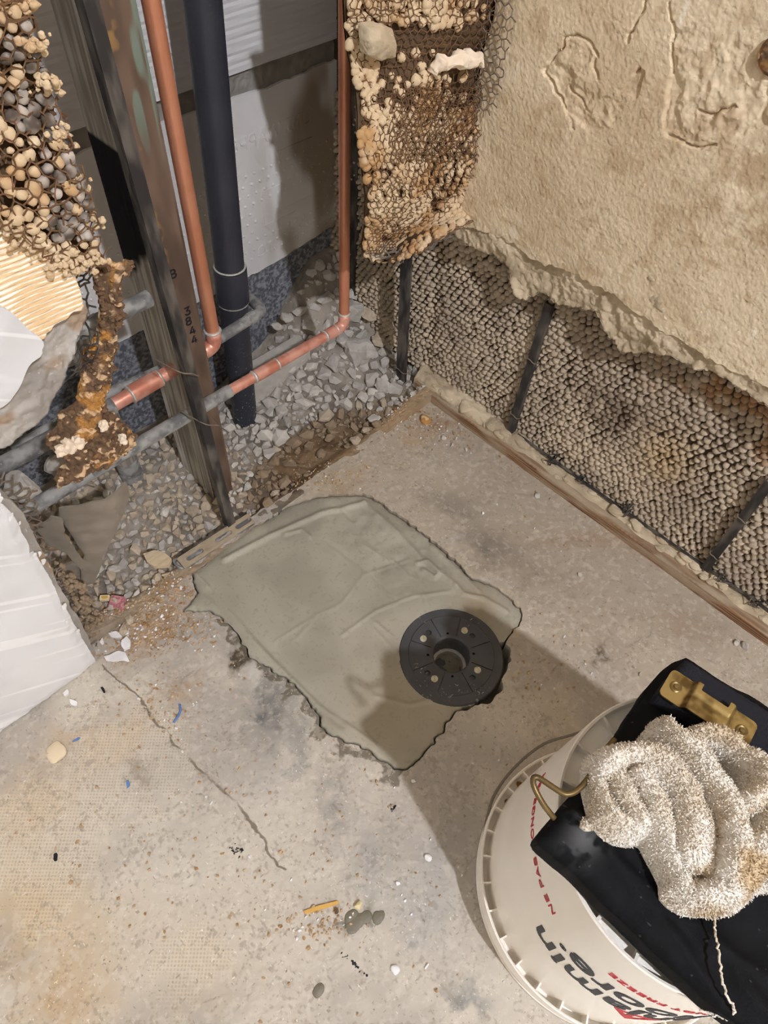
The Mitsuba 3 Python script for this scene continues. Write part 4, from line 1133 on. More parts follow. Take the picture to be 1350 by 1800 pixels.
def keyfield(parent, poly, S, step, zstep, rad, nmax, clean=None, N=(0, -1, 0), mat_='mat_rustkey', grey=None):
    N = np.asarray(N, float)
    x0, z0, x1, z1 = poly.bounds
    items = []
    for j, z in enumerate(np.arange(z0, z1, zstep)):
        for x in np.arange(x0, x1, step):
            xx, zz = x + (j % 2) * step / 2 + rng.normal(0, step * .12), z + rng.normal(0, step * .12)
            if not poly.contains(Point(xx, zz)): continue
            n_ = float(nz(np.array(xx), np.array(zz), f=26, seed=110))
            k = clean(xx, zz) if clean else 1
            if k <= 0: continue
            b = rad * (1 + .7 * n_ + rng.normal(0, .10)) * k
            items.append((xx, zz, max(b, rad * .45)))
    P_ = np.array([S(x, z) for x, z, _ in items])
    sc = np.array([b for *_, b in items]) / proj(P_)[:, 2] * in_frame(P_)
    top = set(np.argsort(-sc)[:nmax].tolist())
    rest_, rest_g = [], []
    for i, (x, z, b) in enumerate(items):
        R = Rot([0, 1, 0], rng.uniform(0, 6)) @ Rot([1, 0, 0], rng.uniform(-.3, .3))
        s = np.array([b, b * .85, b * rng.uniform(.8, 1.15)])
        v = int(rng.integers(10))
        if i in top:
            put('mortar_key', (ply_gk if grey and grey(x, z) else ply_rk)[v], None, parent, to=M4(*P_[i], R, s))
        elif grey and grey(x, z):
            m = RK[v].copy(); m.vertices = (m.vertices * s) @ R.T + P_[i]; rest_g.append(m)
        else:
            m = RK[v].copy(); m.vertices = (m.vertices * s) @ R.T + P_[i]; rest_.append(m)
    for r_, m_ in ((rest_, mat_), (rest_g, 'mat_greykey')):
        if r_: put('small_mortar_keys', cat_(r_), m_, parent, smooth=True, kind='stuff')


SU = lambda x, z: np.array([x, U_surf(x, z), z])
torn = lambda x, z: 1 if rng.random() < .94 else .65


def grey_zone(x, z):
    q = proj([x, .575, z])
    return rng.random() < (.85 if (40 < q[1] < 235 and q[0] > 8) or (q[0] > 58 + .08 * (q[1] - 235) and 235 <= q[1] < 420) else .08)


keyfield('wall_front', kpoly, SU, .0108, .0094, .0050, 240, torn, grey=grey_zone)
put('chicken_wire', cat_([hexwire(lambda x, z: SU(x, z) + [0, -.0035, 0], *[kpoly.bounds[k] for k in (0, 2, 1, 3)], .0120, .0007, keep=lambda x, z: kpoly.buffer(.004).contains(Point(x, z)), seed=2, jit=.2),
                          hexwire(lambda x, z: SU(x + .004 * math.sin(z * 90), z) + [.003, .004, .002], *[kpoly.bounds[k] for k in (0, 2, 1, 3)], .0075, .0008, keep=lambda x, z: kpoly.contains(Point(x, z)) and grey_zone(x, z), seed=3, jit=.6)]),
    'mat_wire_rust', 'wall_front', kind='stuff', label='rusty chicken wire over the keys')
put('backing_paper', sheet(kpoly, (0, .586, 0), front=lambda a, b: nz(a, b, f=30, seed=113) * .008, thick=.006, res=.006, **FR), 'mat_paper', 'wall_front', smooth=60)
crumbs = []
kb = [(-30, 395), (20, 410), (60, 430), (100, 455), (130, 466), (165, 460), (150, 400), (130, 320), (108, 240), (84, 150), (60, 80), (36, 10)]
for px, py in kb:
    for _ in range(26):
        p = A(px + rng.normal(0, 14), py + rng.normal(0, 10), y=.570 + rng.normal(0, .004))
        m = RKf[int(rng.integers(6))].copy(); m.vertices = m.vertices * rng.uniform(.0012, .0034) + p; crumbs.append(m)
put('plaster_crumbs', cat_(crumbs), 'mat_rustkey', 'wall_front', smooth=50, kind='stuff', label='crumbled plaster along the torn edge')

# netting loops hanging at its right edge, and the orange crusted strip
NP = Polygon(XZ([(135, 455), (175, 470), (180, 520), (178, 590), (165, 640), (140, 672), (118, 690), (128, 640), (150, 580), (158, 540), (148, 500)], .588)).buffer(0)
put('chicken_wire', hexwire(lambda x, z: np.array([x, .598 + .012 * math.sin(z * 60), z]), *[NP.bounds[k] for k in (0, 2, 1, 3)], .0105, .0010, keep=lambda x, z: NP.contains(Point(x, z)), seed=6, jit=.3), 'mat_blacksteel', 'wall_front', kind='stuff', label='dark curled chicken wire at the torn edge')
C_PX = [(180, 470), (196, 462), (212, 468), (228, 462), (232, 468), (214, 482), (210, 510), (205, 540), (203, 580), (200, 605), (192, 640), (186, 680), (178, 712), (198, 735), (222, 755), (236, 772), (220, 795), (190, 812), (160, 826), (130, 842), (100, 852),
        (112, 830), (128, 815), (110, 800), (92, 785), (96, 768), (108, 755), (112, 735), (128, 722), (145, 700), (152, 660), (160, 620), (178, 596), (180, 560), (178, 520), (174, 492)]
CY = .603
c2 = rough(XZ(C_PX, CY), .004, .0035, 25)


def crust_h(a, b):
    e = np.maximum(inside(a, b, c2), 0)
    return .016 * (1 - np.exp(-e / .012)) + nz(a, b, f=45, seed=120) * .016 + nz(a, b, f=150, seed=121, o=4) * .015


ck = thing('crusted_lath', 'ragged hanging strip of rusty lath crusted with orange and pale plaster, before the old pipes', 'rusty lath')
put('crust', sheet(Polygon(c2).buffer(0), (0, CY, 0), front=crust_h, thick=lambda a, b: .010 + .7 * crust_h(a, b), res=.0020, **FR), 'mat_crust', ck, smooth=40)
cl = []
for _ in range(1100):
    k = rng.integers(len(c2)); p2 = c2[k] * .6 + c2[rng.integers(len(c2))] * .4 if rng.random() < .6 else c2[k]
    if not Polygon(c2).buffer(.003).contains(Point(*p2)): continue
    hh = float(crust_h(np.array([p2[0]]), np.array([p2[1]]))[0])
    m = RKf[int(rng.integers(6))].copy(); m.vertices = m.vertices * rng.uniform(.0012, .0040, 3) + [p2[0], CY - hh + .0005, p2[1]]; cl.append(m)
put('plaster_crumbs', cat_(cl), 'mat_crust', ck, smooth=50, kind='stuff')
for px, py, r in ((122, 785, .010), (106, 792, .008), (138, 776, .008), (216, 772, .006), (182, 748, .006)):
    m = lump(300 + px, 3, .6); m.vertices = m.vertices * [r * .8, r * .7, r * 1.1]; m.vertices = m.vertices + np.stack([nz(*m.vertices.T, f=220, seed=k_) * .006 for k_ in range(3)], 1) + A(px, py, y=CY - .016)
    put('plaster_lump', m, 'mat_palekey', ck, smooth=50, label='pale plaster lump')

# lower remnant: white painted plaster on a grey substrate, chicken wire along its edge
lw = [(-80, 862), (0, 886), (14, 896), (26, 912), (38, 928), (52, 958), (58, 985), (66, 978), (80, 998), (92, 1022), (104, 1045), (110, 1066), (122, 1078), (130, 1095), (140, 1112), (152, 1132), (164, 1155), (170, 1163), (166, 1166)]
w = np.vstack([rough(XZ(lw[:-1], .572), .0016, .003, 31, closed=False), [(.044, .002), (-.9, .002), (-.9, .40)]])
put('white_plaster', sheet(Polygon(w).buffer(0), (0, .574, 0), front=lambda a, b: nz(a, b, f=12, seed=131) * .004 - .0035 * sstep(.012, .0, inside(a, b, w)) + nz(a, b, f=90, seed=133) * .005 * sstep(.02, .0, inside(a, b, w)), thick=.011, res=.0045, eres=.003, **FR), 'mat_white', 'wall_front', smooth=50,
    label='bright white painted plaster at the lower left')
gs = [(-80, 856), (0, 878), (22, 884), (44, 905), (58, 930), (70, 955), (84, 985), (98, 1010), (112, 1040), (126, 1066), (138, 1085), (150, 1108), (162, 1132), (174, 1158)]
s2 = np.vstack([rough(XZ(gs, .580), .002, .003, 33, closed=False), [(.046, .001), (-.9, .001), (-.9, .41)]])
put('substrate', sheet(Polygon(s2).buffer(0), (0, .584, 0), front=lambda a, b: nz(a, b, f=60, seed=134) * .006, thick=.022, res=.008, eres=.003, **FR), 'mat_greycoat', 'wall_front', smooth=50, label='grey plaster base behind the white face')
pe = []
for k in range(14):                                             # curled paint flakes along the torn white edge
    t = rng.uniform(0, 1); i = int(t * (len(lw) - 4)); q = np.array(lw[i + 1], float) * (1 - t % .1) + np.array(lw[i + 2], float) * (t % .1)
    p = A(*(q + rng.normal(0, 5, 2) - [4, 0]), y=.571)
    fl_ = sheet(Polygon(rough(p[[0, 2]] + np.array([(0, 0), (.008, .003), (.011, .013), (.003, .016)]) * rng.uniform(.3, .8), .001, .002, 40 + k)).buffer(0), (0, .5705, 0), front=lambda a, b: nz(a, b, f=90, seed=k) * .006, thick=.0012, res=.0025, **FR)
    pe.append(fl_)
put('paint_flakes', cat_(pe), 'mat_whitechip', 'wall_front', smooth=40, kind='stuff', label='torn flakes of white paint along the edge')
WP = Polygon(XZ([(-20, 830), (18, 838), (40, 860), (62, 868), (72, 905), (84, 930), (84, 960), (96, 985), (108, 1010), (118, 1028), (130, 1045), (150, 1062), (160, 1085), (166, 1110), (172, 1140), (172, 1160), (160, 1140), (120, 1060), (80, 985), (40, 905), (0, 875)], .596)).buffer(.002)
put('chicken_wire', hexwire(lambda x, z: np.array([x, .604 + .018 * math.exp(-((z - .1) / .08) ** 2) + .006 * math.sin(x * 80 + z * 30), z]), *[WP.bounds[k] for k in (0, 2, 1, 3)], .0135, .0011, keep=lambda x, z: WP.contains(Point(x, z)), seed=9, jit=.2), 'mat_wire', 'wall_front', kind='stuff',
    label='chicken wire sticking out beside the white plaster')
WP2 = Polygon(XZ([(96, 985), (150, 1030), (176, 1095), (180, 1150), (168, 1150), (130, 1060)], .61)).buffer(.001)
lathbits = [RKf[int(rng.integers(6))].copy() for _ in range(260)]
x0, z0, x1, z1 = WP2.bounds
keep_ = []
for m in lathbits:
    p = rng.uniform([x0, z0], [x1, z1])
    if WP2.contains(Point(*p)):
        m.vertices = m.vertices * rng.uniform(.002, .0045) + [p[0], .612 + rng.normal(0, .003), p[1]]; keep_.append(m)
put('small_mortar_keys', cat_(keep_), 'mat_stone_3', 'wall_front', smooth=True, kind='stuff')

# dusty felt sheets and lumps hanging in the opening
ft = [(104, 892), (150, 868), (212, 836), (216, 856), (206, 880), (190, 905), (178, 930), (174, 965), (174, 1000), (172, 1032), (152, 1036), (148, 1005), (150, 975), (136, 958), (120, 930), (106, 910)]
f2 = rough(XZ(ft, .632), .0015, .004, 41)
put('felt_sheet', sheet(Polygon(f2).buffer(0), (0, .640, 0), front=lambda a, b: .030 * np.sin((a - .1) * 26) * sstep(0, .15, b) + nz(a, b, f=24, seed=141) * .018, thick=.003, res=.004, **FR), 'mat_felt', smooth=60,
    label='large crumpled dusty felt sheet hanging below the old grey pipe', cat='felt sheet')
f3 = rough(XZ([(90, 905), (102, 900), (108, 935), (128, 960), (146, 985), (142, 1000), (118, 975), (96, 975), (80, 950)], .622), .0012, .004, 42)
put('felt_sheet', sheet(Polygon(f3).buffer(0), (0, .628, 0), front=lambda a, b: .020 * np.sin(a * 70) + nz(a, b, f=24, seed=142) * .01, thick=.003, res=.004, **FR), 'mat_felt', smooth=60, label='small curled felt scrap left of the larger felt sheet', cat='felt sheet')
f4 = rough(XZ([(96, 1000), (140, 990), (146, 1030), (160, 1045), (166, 1066), (146, 1060), (118, 1040)], .650), .0015, .004, 44)
put('felt_sheet', sheet(Polygon(f4).buffer(0), (0, .652, 0), front=lambda a, b: nz(a, b, f=30, seed=143) * .012, thick=.004, res=.004, **FR), 'mat_felt', smooth=60, label='torn dusty felt piece behind the chicken wire', cat='felt sheet')
for k, (px, py, w, y, c, lab) in enumerate(((35, 858, 90, .70, 0, 'grey broken concrete chunk behind the chicken wire'), (100, 822, 66, .72, 0, 'grey chunk under the orange crust, between the pipes'), (95, 950, 50, .72, 3, 'dark chunk behind the curled felt scrap'))):
    p = A(px, py, y=y); r = w / 2 * proj(p)[2] / FOCAL
    place_stone('concrete_lump', p, r, lab, 'concrete lump', c, 60 + k, sub=2, n=24)

# ------------------------------------------------------------------ torn flap of lath and plaster in the corner
tag('wall_front_corner', 'torn flap of lath, plaster keys and netting hanging in the corner beside the tan plaster', kind='structure')
ROWS = [(-160, 596, 930), (0, 608, 893), (50, 610, 885), (100, 616, 868), (150, 628, 852), (200, 632, 850), (250, 632, 832), (300, 640, 836), (345, 646, 862), (380, 645, 838), (400, 645, 800), (425, 640, 755), (445, 640, 735), (462, 652, 690)]
rv = np.linspace(0, 1, len(ROWS))


def flap(u, v):
    """The flap's surface: u across (0 to 1), v downwards (0 to 1)."""
    r = np.array([np.interp(v, rv, [q[k] for q in ROWS]) for k in range(3)])
    y = .606 + .030 * (1 - u) * math.sin(v * 9) * .6 + .012 * math.sin(u * 7 + v * 5) - .020 * u * u + .018 * (v > .9) * (v - .9) * 10
    y += .016 * float(nz(np.array(u * 3), np.array(v * 6), f=1.5, seed=150))
    return A(r[1] + (r[2] - r[1]) * u, r[0], y=y)


nu, nv = 46, 90
V_ = np.array([[flap(u, v) for u in np.linspace(0, 1, nu)] for v in np.linspace(0, 1, nv)])
i, j = np.meshgrid(np.arange(nv - 1), np.arange(nu - 1), indexing='ij')
k = (i * nu + j).ravel()
V1 = V_.reshape(-1, 3); V2 = V1 + [.002, .008, 0]
n = len(V1)
qf = np.vstack([np.stack([k, k + nu, k + nu + 1], 1), np.stack([k, k + nu + 1, k + 1], 1)])
put('backing', tm(np.vstack([V1 + [0, .003, 0], V2]), np.vstack([qf, qf[:, ::-1] + n])), 'mat_paper', 'wall_front_corner', smooth=True, label='dark stained backing of the flap')
put('backing', sheet(shapely.box(.597, .765, .80, 2.4), (0, .615, 0), (1, 0, 0), (0, 0, 1), (0, -1, 0), lambda a, b: nz(a, b, f=20, seed=153) * .008, .02, .02), 'mat_plaster', 'wall_front_corner', smooth=40, label='wall above the flap')
sol, rs = [], []
for v in np.arange(.0, .985, .0122):
    z_row = np.interp(v, rv, [q[0] for q in ROWS])
    wpx = np.interp(v, rv, [q[2] - q[1] for q in ROWS])
    m_ = int(wpx / 13.5)
    for t in range(m_):
        u = (t + .5 * (int(v / .0122) % 2) + rng.normal(0, .12)) / m_
        if not 0 <= u <= 1: continue
        px = np.interp(v, rv, [q[1] for q in ROWS]) + wpx * u
        n1 = float(nz(np.array(px), np.array(z_row), f=.022, seed=160)); n2 = float(nz(np.array(px), np.array(z_row), f=.05, seed=161))
        if 40 < z_row < 125 and px > 660 and rng.random() < .93: continue         # netting only
        if 125 < z_row < 190 and 660 < px < 740 and rng.random() < .8: continue
        if px > 835 and rng.random() < .8: continue
        if 120 < z_row < 190 and px > 785 and rng.random() < .85: continue
        if n2 < -.22: continue
        b = .0054 * (1 + .9 * n1 + rng.normal(0, .13))
        sol.append((flap(u, v) + [0, -.001 - .006 * max(n2, 0), 0], max(b, .0034)))
sc = np.array([b / proj(p)[2] * in_frame(p[None])[0] for p, b in sol])
top = set(np.argsort(-sc)[:290].tolist())
for i, (p, b) in enumerate(sol):
    R = Rot([0, 1, 0], rng.uniform(0, 6)) @ Rot([1, 0, 0], rng.uniform(-.4, .4))
    s = b * np.array([1, .85, rng.uniform(.8, 1.2)]); v = int(rng.integers(10))
    if i in top: put('mortar_key', ply_rk[v], None, 'wall_front_corner', to=M4(*p, R, s))
    else:
        m = RK[v].copy(); m.vertices = (m.vertices * s) @ R.T + p; rs.append(m)
put('small_mortar_keys', cat_(rs), 'mat_rustkey', 'wall_front_corner', smooth=True, kind='stuff')


def flapuv(s, t, off=-.006):
    return flap(s / .22, t / .46) + [0, off, 0]


wires = [hexwire(lambda s, t: flapuv(s, t), 0, .22, .03, .45, .0105, .00055, keep=lambda s, t: t < .42, seed=11, jit=.25),
         hexwire(lambda s, t: flapuv(s + .004, t + .003, -.009),   .04, .215, .135, .23, .0085, .0006, seed=12, jit=.35)]
put('chicken_wire', cat_(wires), 'mat_wire_rust', 'wall_front_corner', kind='stuff', label='rusty chicken wire over the flap')
E1 = lambda s, t: A(840 + s * 10, t * 10, y=.572 - .004 * math.sin(s))
put('chicken_wire', hexwire(lambda s, t: np.array([.792 - .003 * math.sin(t * 60), s, t]), .545, .605, .56, .72, .0125, .0008, keep=lambda s, t: s > .552 + .10 * abs(t - .66), seed=13, jit=.15), 'mat_wire', 'wall_front_corner', kind='stuff', label='bare hexagonal netting lying on the tan plaster')
rag_w = []
for _ in range(46):                                               # ragged wire ends at the lower right of the flap and the grey netting under it
    px, py = rng.uniform(822, 858), rng.uniform(312, 382)
    p = A(px, py, y=.592)
    rag_w.append(tube(spline([p, p + [.006, -.004, .002] + rng.normal(0, .002, 3), p + [.012, -.006, -.004] + rng.normal(0, .003, 3)], 4), .0008, 4))
put('wire_ends', cat_(rag_w), 'mat_wire', 'wall_front_corner', kind='stuff', label='ragged wire ends at the edge of the flap')
UN = [(652, 440), (690, 440), (740, 425), (780, 405), (815, 395), (812, 412), (770, 432), (730, 452), (690, 462), (660, 462)]
up2 = Polygon(XZ(UN, .607)).buffer(.001)
put('chicken_wire', cat_([hexwire(lambda x, z: np.array([x, .612 + .008 * math.sin(x * 90), z + .003 * math.sin(x * 70)]), *[up2.bounds[k] for k in (0, 2, 1, 3)], .0095, .0008, keep=lambda x, z: up2.contains(Point(x, z)), seed=s_, jit=.35) for s_ in (14, 15)]),
    'mat_greywire', 'wall_front_corner', kind='stuff', label='bare grey netting hanging below the flap')
ch2 = rough(XZ([(655, 50), (672, 48), (700, 56), (705, 80), (702, 108), (680, 112), (656, 104), (652, 76)], .592), .0015, .003, 61)
put('plaster_chunk', sheet(Polygon(ch2).buffer(0), (0, .600, 0), front=lambda a, b: .010 * (1 - np.exp(-np.maximum(inside(a, b, ch2), 0) / .007)) + nz(a, b, f=60, seed=151) * .006, thick=.012, res=.0025, **FR), 'mat_scratch', 'wall_front_corner', smooth=50, label='smooth pale plaster chunk')
pk = spline([A(758, 130, y=.588), A(768, 114, y=.584), A(800, 106, y=.580), A(825, 104, y=.578), A(845, 100, y=.578)], 8)
cm = tube(pk, .0075 + .003 * nz(np.arange(len(pk)) * .35, np.zeros(len(pk)), seed=5) * 2, 16)
cm.vertices = cm.vertices + np.stack([nz(*cm.vertices.T, f=70, seed=170 + k) * .016 for k in range(3)], 1)
put('plaster_chunk', cm, 'mat_palekey', 'wall_front_corner', smooth=50, label='long dangling cream plaster lump')

# ------------------------------------------------------------------ upturned bucket
BC = np.array([.317, -.117, 0.0])
bk = thing('bucket', 'white plastic paint bucket standing upside down, printed with black and red lettering', 'bucket')
body = [(.1475, 0), (.1515, .001), (.1535, .006), (.1535, .013), (.1500, .016), (.1500, .022), (.1530, .024), (.1530, .030), (.1490, .033), (.1450, .036), (.1430, .060), (.1425, .072), (.1235, .352), (.1225, .3645), (.1212, .3660), (.1192, .3650), (.1185, .3510), (0, .3500), (0, .340), (.117, .340), (.1400, .03), (.1475, 0)]
put('body', lathe(body, 160, BC), 'mat_plastic', bk, smooth=35)
put('collar', lathe([(.1515, .032), (.1540, .032), (.1545, .072), (.1530, .0725), (.1515, .071), (.1515, .032)], 160, BC), 'mat_plastic', bk, smooth=35, label='outer collar skirt')
put('collar_floor', lathe([(.142, .030), (.152, .030), (.152, .046), (.142, .046), (.142, .030)], 120, BC), 'mat_plastic', bk, smooth=35)
for k in range(32):
    b = box(.1418, .1522, -.0009, .0009, .040, .0712)
    b.apply_transform(trimesh.transformations.rotation_matrix(k * 2 * math.pi / 32 + .04, [0, 0, 1])); b.apply_translation(BC)
    put('collar_rib', b, 'mat_plastic', bk)
for k in range(20):
    b = box(.098, .1195, -.0013, .0013, .348, .3635)
    b.vertices[(b.vertices[:, 0] < .1) & (b.vertices[:, 2] > .36), 2] = .353
    b.apply_transform(trimesh.transformations.rotation_matrix(k * 2 * math.pi / 20 + .1, [0, 0, 1])); b.apply_translation(BC)
    put('base_rib', b, 'mat_plastic', bk)
rz = lambda z: .1425 + (z - .072) * (.1235 - .1425) / (.352 - .072)


def wrap(text, h, deg_end, z, mt, bold=False, scale_x=1.0, label=None, end=True):
    """Lettering round the upside-down bucket, the text's end (or start) at this angle; z is the baseline."""
    m = meshkit.text_mesh(text, h, .0005, bold)
    m = m.subdivide()
    v = m.vertices.copy(); v[:, 0] *= scale_x
    x = v[:, 0] - (v[:, 0].max() if end else v[:, 0].min())
    zz = z - v[:, 1]
    rr = np.array([rz(q) for q in zz]) + .0002 + v[:, 2]
    th = math.radians(deg_end) - x / rz(z)
    m.vertices = np.stack([BC[0] + rr * np.cos(th), BC[1] + rr * np.sin(th), zz], 1)
    put('lettering', m, mt, bk, label=label)


wrap('NE PAS CONGELER', .0100, 160, .286, 'mat_red', False, 1.02, 'red lettering NE PAS CONGELER', end=False)
wrap('DO NOT FREEZE', .0100, -174, .306, 'mat_red', False, 1.0, 'red lettering DO NOT FREEZE')
wrap('Benjamin', .034, 161.5, .224, 'mat_ink', True, 1.0, 'large black lettering Benjamin')
wrap('Moore', .034, 174.5, .268, 'mat_ink', True, 1.0, 'large black lettering Moore')
wrap('®', .010, 170, .252, 'mat_ink', False, 1.0)
for (o, q) in (((0, 0), 1.0),):
    tri = Polygon([(0, 0), (.046, 0), (.023, .044)]).difference(Polygon([(.010, .006), (.024, .006), (.024, .022), (.019, .026)])).difference(Polygon([(.029, .006), (.037, .006), (.029, .020)]))
    m = trimesh.creation.extrude_polygon(tri, .0005, engine='earcut')
    for _ in range(3): m = m.subdivide()
    v = m.vertices; zz = .184 - v[:, 1] + .01; rr = np.array([rz(q) for q in zz]) + .0002 + v[:, 2]; th = math.radians(-158) - (v[:, 0] - .046) / .136
    m.vertices = np.stack([BC[0] + rr * np.cos(th), BC[1] + rr * np.sin(th), zz], 1)
    put('emblem', m, 'mat_red', bk, label='red triangular emblem')
ear = np.array([math.cos(math.radians(112)), math.sin(math.radians(112)), 0])
bw = [A(1085, 1268, z=.03), A(1045, 1278, z=.028), A(1008, 1291, z=.026), A(960, 1306, z=.024), (A(925, 1330, z=.022)), A(893, 1362, z=.022), A(868, 1400, z=.026), A(856, 1440, z=.036), A(850, 1472, z=.050)]
put('bail', tube(spline(bw, 8), .0019, 10), 'mat_greywire', bk, smooth=True, label='grey wire bail handle')
for px, py in ((905, 1388), (884, 1420), (864, 1466)):
    p = A(px, py, z=.047)
    b = trimesh.creation.icosphere(subdivisions=1, radius=1); b.vertices = b.vertices * [.0042, .0052, .0012] + p
    put('mortar_speck', b, 'mat_crust' if py < 1450 else 'mat_blackbit', bk, smooth=True)

for key in [k for k in scene if k.startswith('bucket__') and 'bail' not in k]:     # the bucket leans a little on the rough floor
    scene[key]['to_world'] = mi.ScalarTransform4f([[1, 0, -.062, .0125], [0, 1, .006, -.001], [0, 0, 1, 0], [0, 0, 0, 1]])
# ------------------------------------------------------------------ black tool pouch on the bucket
BZ = .392
bag_px = [(1210, 1152), (1188, 1160), (1166, 1174), (1140, 1206), (1112, 1250), (1082, 1298), (1056, 1338), (1030, 1372), (1000, 1402), (970, 1436), (950, 1462), (944, 1472), (952, 1484), (975, 1502), (1000, 1524), (1045, 1566), (1090, 1610), (1140, 1660), (1180, 1696), (1225, 1738), (1265, 1775), (1310, 1808), (1400, 1880)]
bp = [A(*q, z=.400)[:2] for q in bag_px]
bp = np.vstack([bp, [(.26, -.33), (.452, -.30), A(1350, 1232, z=.400)[:2]]])
bpoly = Polygon(rough(bp, .0008, .004, 71)).buffer(0)
seamA = [A(*q, z=.4)[:2] for q in [(1000, 1420), (1050, 1475), (1110, 1535), (1180, 1600), (1260, 1660), (1350, 1720)]]
seamB = [A(*q, z=.4)[:2] for q in [(975, 1440), (1040, 1380), (1100, 1290), (1150, 1215)]]


def bag_h(a, b):
    e = np.maximum(inside(a, b, bp), 0)
    h = .010 * (1 - np.exp(-e / .006)) + nz(a, b, f=18, seed=181) * .010 + nz(a, b, f=60, seed=182) * .0025
    h = h + .0030 * np.exp(-(seg_dist(a, b, seamA) / .003) ** 2) - .002 * np.exp(-(seg_dist(a, b, seamB) / .004) ** 2)
    for off, w in ((-.055, .004), (-.095, .006)):
        h = h + .0035 * np.exp(-((a - .20 - (b + .02) * .2 + off * 0 - .03 + nz(a, b, f=12, seed=183) * .03 - (.02 if off < -.06 else 0)) / w) ** 2)
    return h


bg = thing('tool_pouch', 'black canvas tool pouch with a brass clip lying across the upturned bucket', 'tool pouch')
put('panel', sheet(bpoly, (0, 0, BZ), (1, 0, 0), (0, 1, 0), (0, 0, 1), bag_h, lambda a, b: np.maximum(bag_h(a, b), 0) + .022, .004), 'mat_canvas', bg, smooth=50)
band_px = [(1212, 1150), (1350, 1236), (1430, 1290), (1420, 1380), (1350, 1330), (1260, 1275), (1158, 1216), (1180, 1182)]
bd2 = np.array([A(*q, z=.425)[:2] for q in band_px])
bd2[2:4] += [0, -.05]
put('webbing', sheet(Polygon(bd2).buffer(-.002).buffer(.002), (0, 0, .415), (1, 0, 0), (0, 1, 0), (0, 0, 1), lambda a, b: .006 * (1 - np.exp(-np.maximum(inside(a, b, bd2), 0) / .003)) + nz(a, b, f=30, seed=184) * .003, .024, .003), 'mat_web', bg, smooth=50, label='thick ribbed black webbing band')
cA, cB = A(1176, 1190, z=.432), A(1330, 1292, z=.432)
cx = (cB - cA) / np.linalg.norm(cB - cA); cy = np.cross([0, 0, 1.0], cx); CL = np.linalg.norm(cB - cA)


def clip_piece(poly, fn, th, res=.0012):
    m = sheet(poly, cA - [0, 0, .009], cx, cy, (0, 0, 1), fn, th, res)
    return m


def clip_h(a, b):
    mid = sstep(.24 * CL, .30 * CL, a) * sstep(.76 * CL, .70 * CL, a)
    return .0015 + .0055 * mid - .0010 * np.exp(-((b) / .003) ** 2) * mid


# the clip's long sides run from corner to corner of the photographed plate; its width is across the band
W2 = .0148
cp = shapely.box(0, -W2, CL, W2).buffer(-.005).buffer(.005).difference(shapely.box(.36 * CL, W2 - .0052, .64 * CL, W2 + .01).buffer(.0012))
clip = put('brass_clip', clip_piece(cp, clip_h, .0016), 'mat_brass', bg, smooth=40, label='aged brass hammer clip')
for t in (.12, .88):
    c = cA + cx * CL * t - [0, 0, .0078]
    put('rivet', lathe([(0, 0), (.0052, 0), (.0052, .0012), (.0042, .0018), (.0030, .0012), (.0024, .0012), (.0020, .0024), (0, .0026)], 28, c), 'mat_brasswire', clip, smooth=30, label='round rivet')
lw_ = [A(1080, 1300, z=.412), A(1056, 1330, z=.418), A(1034, 1368, z=.420), A(1015, 1389, z=.420), A(998, 1396, z=.420), A(985, 1392, z=.420), A(962, 1377, z=.420), A(946, 1367, z=.420), A(938, 1368, z=.420), A(938, 1380, z=.419), A(946, 1398, z=.416), A(958, 1418, z=.411), A(974, 1438, z=.404)]
put('wire_loop', tube(spline(lw_, 6), .0024, 14), 'mat_brasswire', bg, smooth=True, label='bent brass wire loop at its edge')

# ------------------------------------------------------------------ terry rag on the pouch
RZ = .406
RG = [(1036, 1330), (1046, 1316), (1066, 1308), (1095, 1304), (1125, 1304), (1138, 1302), (1134, 1286), (1148, 1266), (1158, 1257), (1172, 1268), (1184, 1284), (1198, 1282), (1220, 1276), (1252, 1282), (1282, 1300), (1296, 1318), (1322, 1322), (1352, 1332), (1420, 1350),
      (1470, 1420), (1460, 1540), (1380, 1560), (1345, 1566), (1338, 1582), (1318, 1586), (1312, 1600), (1280, 1606), (1248, 1608), (1215, 1600), (1196, 1588), (1182, 1574), (1178, 1546), (1164, 1518), (1152, 1498), (1143, 1480), (1134, 1474), (1118, 1478), (1096, 1474), (1072, 1462), (1058, 1448), (1046, 1450), (1034, 1444), (1035, 1428), (1046, 1424), (1042, 1400), (1035, 1368)]
rz_ = .43
rg = np.array([A(*q, z=rz_)[:2] for q in RG])
FOLDS = [([(1058, 1338), (1090, 1322), (1130, 1330), (1168, 1360), (1194, 1400), (1204, 1450), (1206, 1500)], .030, .017), ([(1046, 1345), (1052, 1385), (1070, 1430), (1096, 1452)], .020, .009), ([(1082, 1365), (1100, 1405), (1120, 1440), (1132, 1462)], .022, .010), ([(1120, 1370), (1145, 1410), (1160, 1470), (1185, 1540)], .026, .012),
         ([(1158, 1272), (1180, 1310), (1215, 1350), (1250, 1392), (1270, 1440), (1276, 1490), (1262, 1540)], .034, .013), ([(1215, 1295), (1256, 1300), (1290, 1328), (1312, 1366), (1316, 1400), (1296, 1420)], .036, .013), ([(1350, 1345), (1372, 1400), (1340, 1460), (1308, 1520), (1276, 1570), (1240, 1585)], .030, .018),
         ([(1420, 1400), (1400, 1470), (1350, 1530)], .022, .02), ([(1190, 1530), (1215, 1575), (1255, 1596)], .020, .010), ([(1228, 1420), (1240, 1470), (1236, 1530)], .022, .009)]
FW = [(np.array([A(*q, z=rz_)[:2] for q in c]), h, w) for c, h, w in FOLDS]
hole_c = A(1264, 1362, z=.43)[:2]; hole_d = A(1308, 1450, z=.43)[:2]


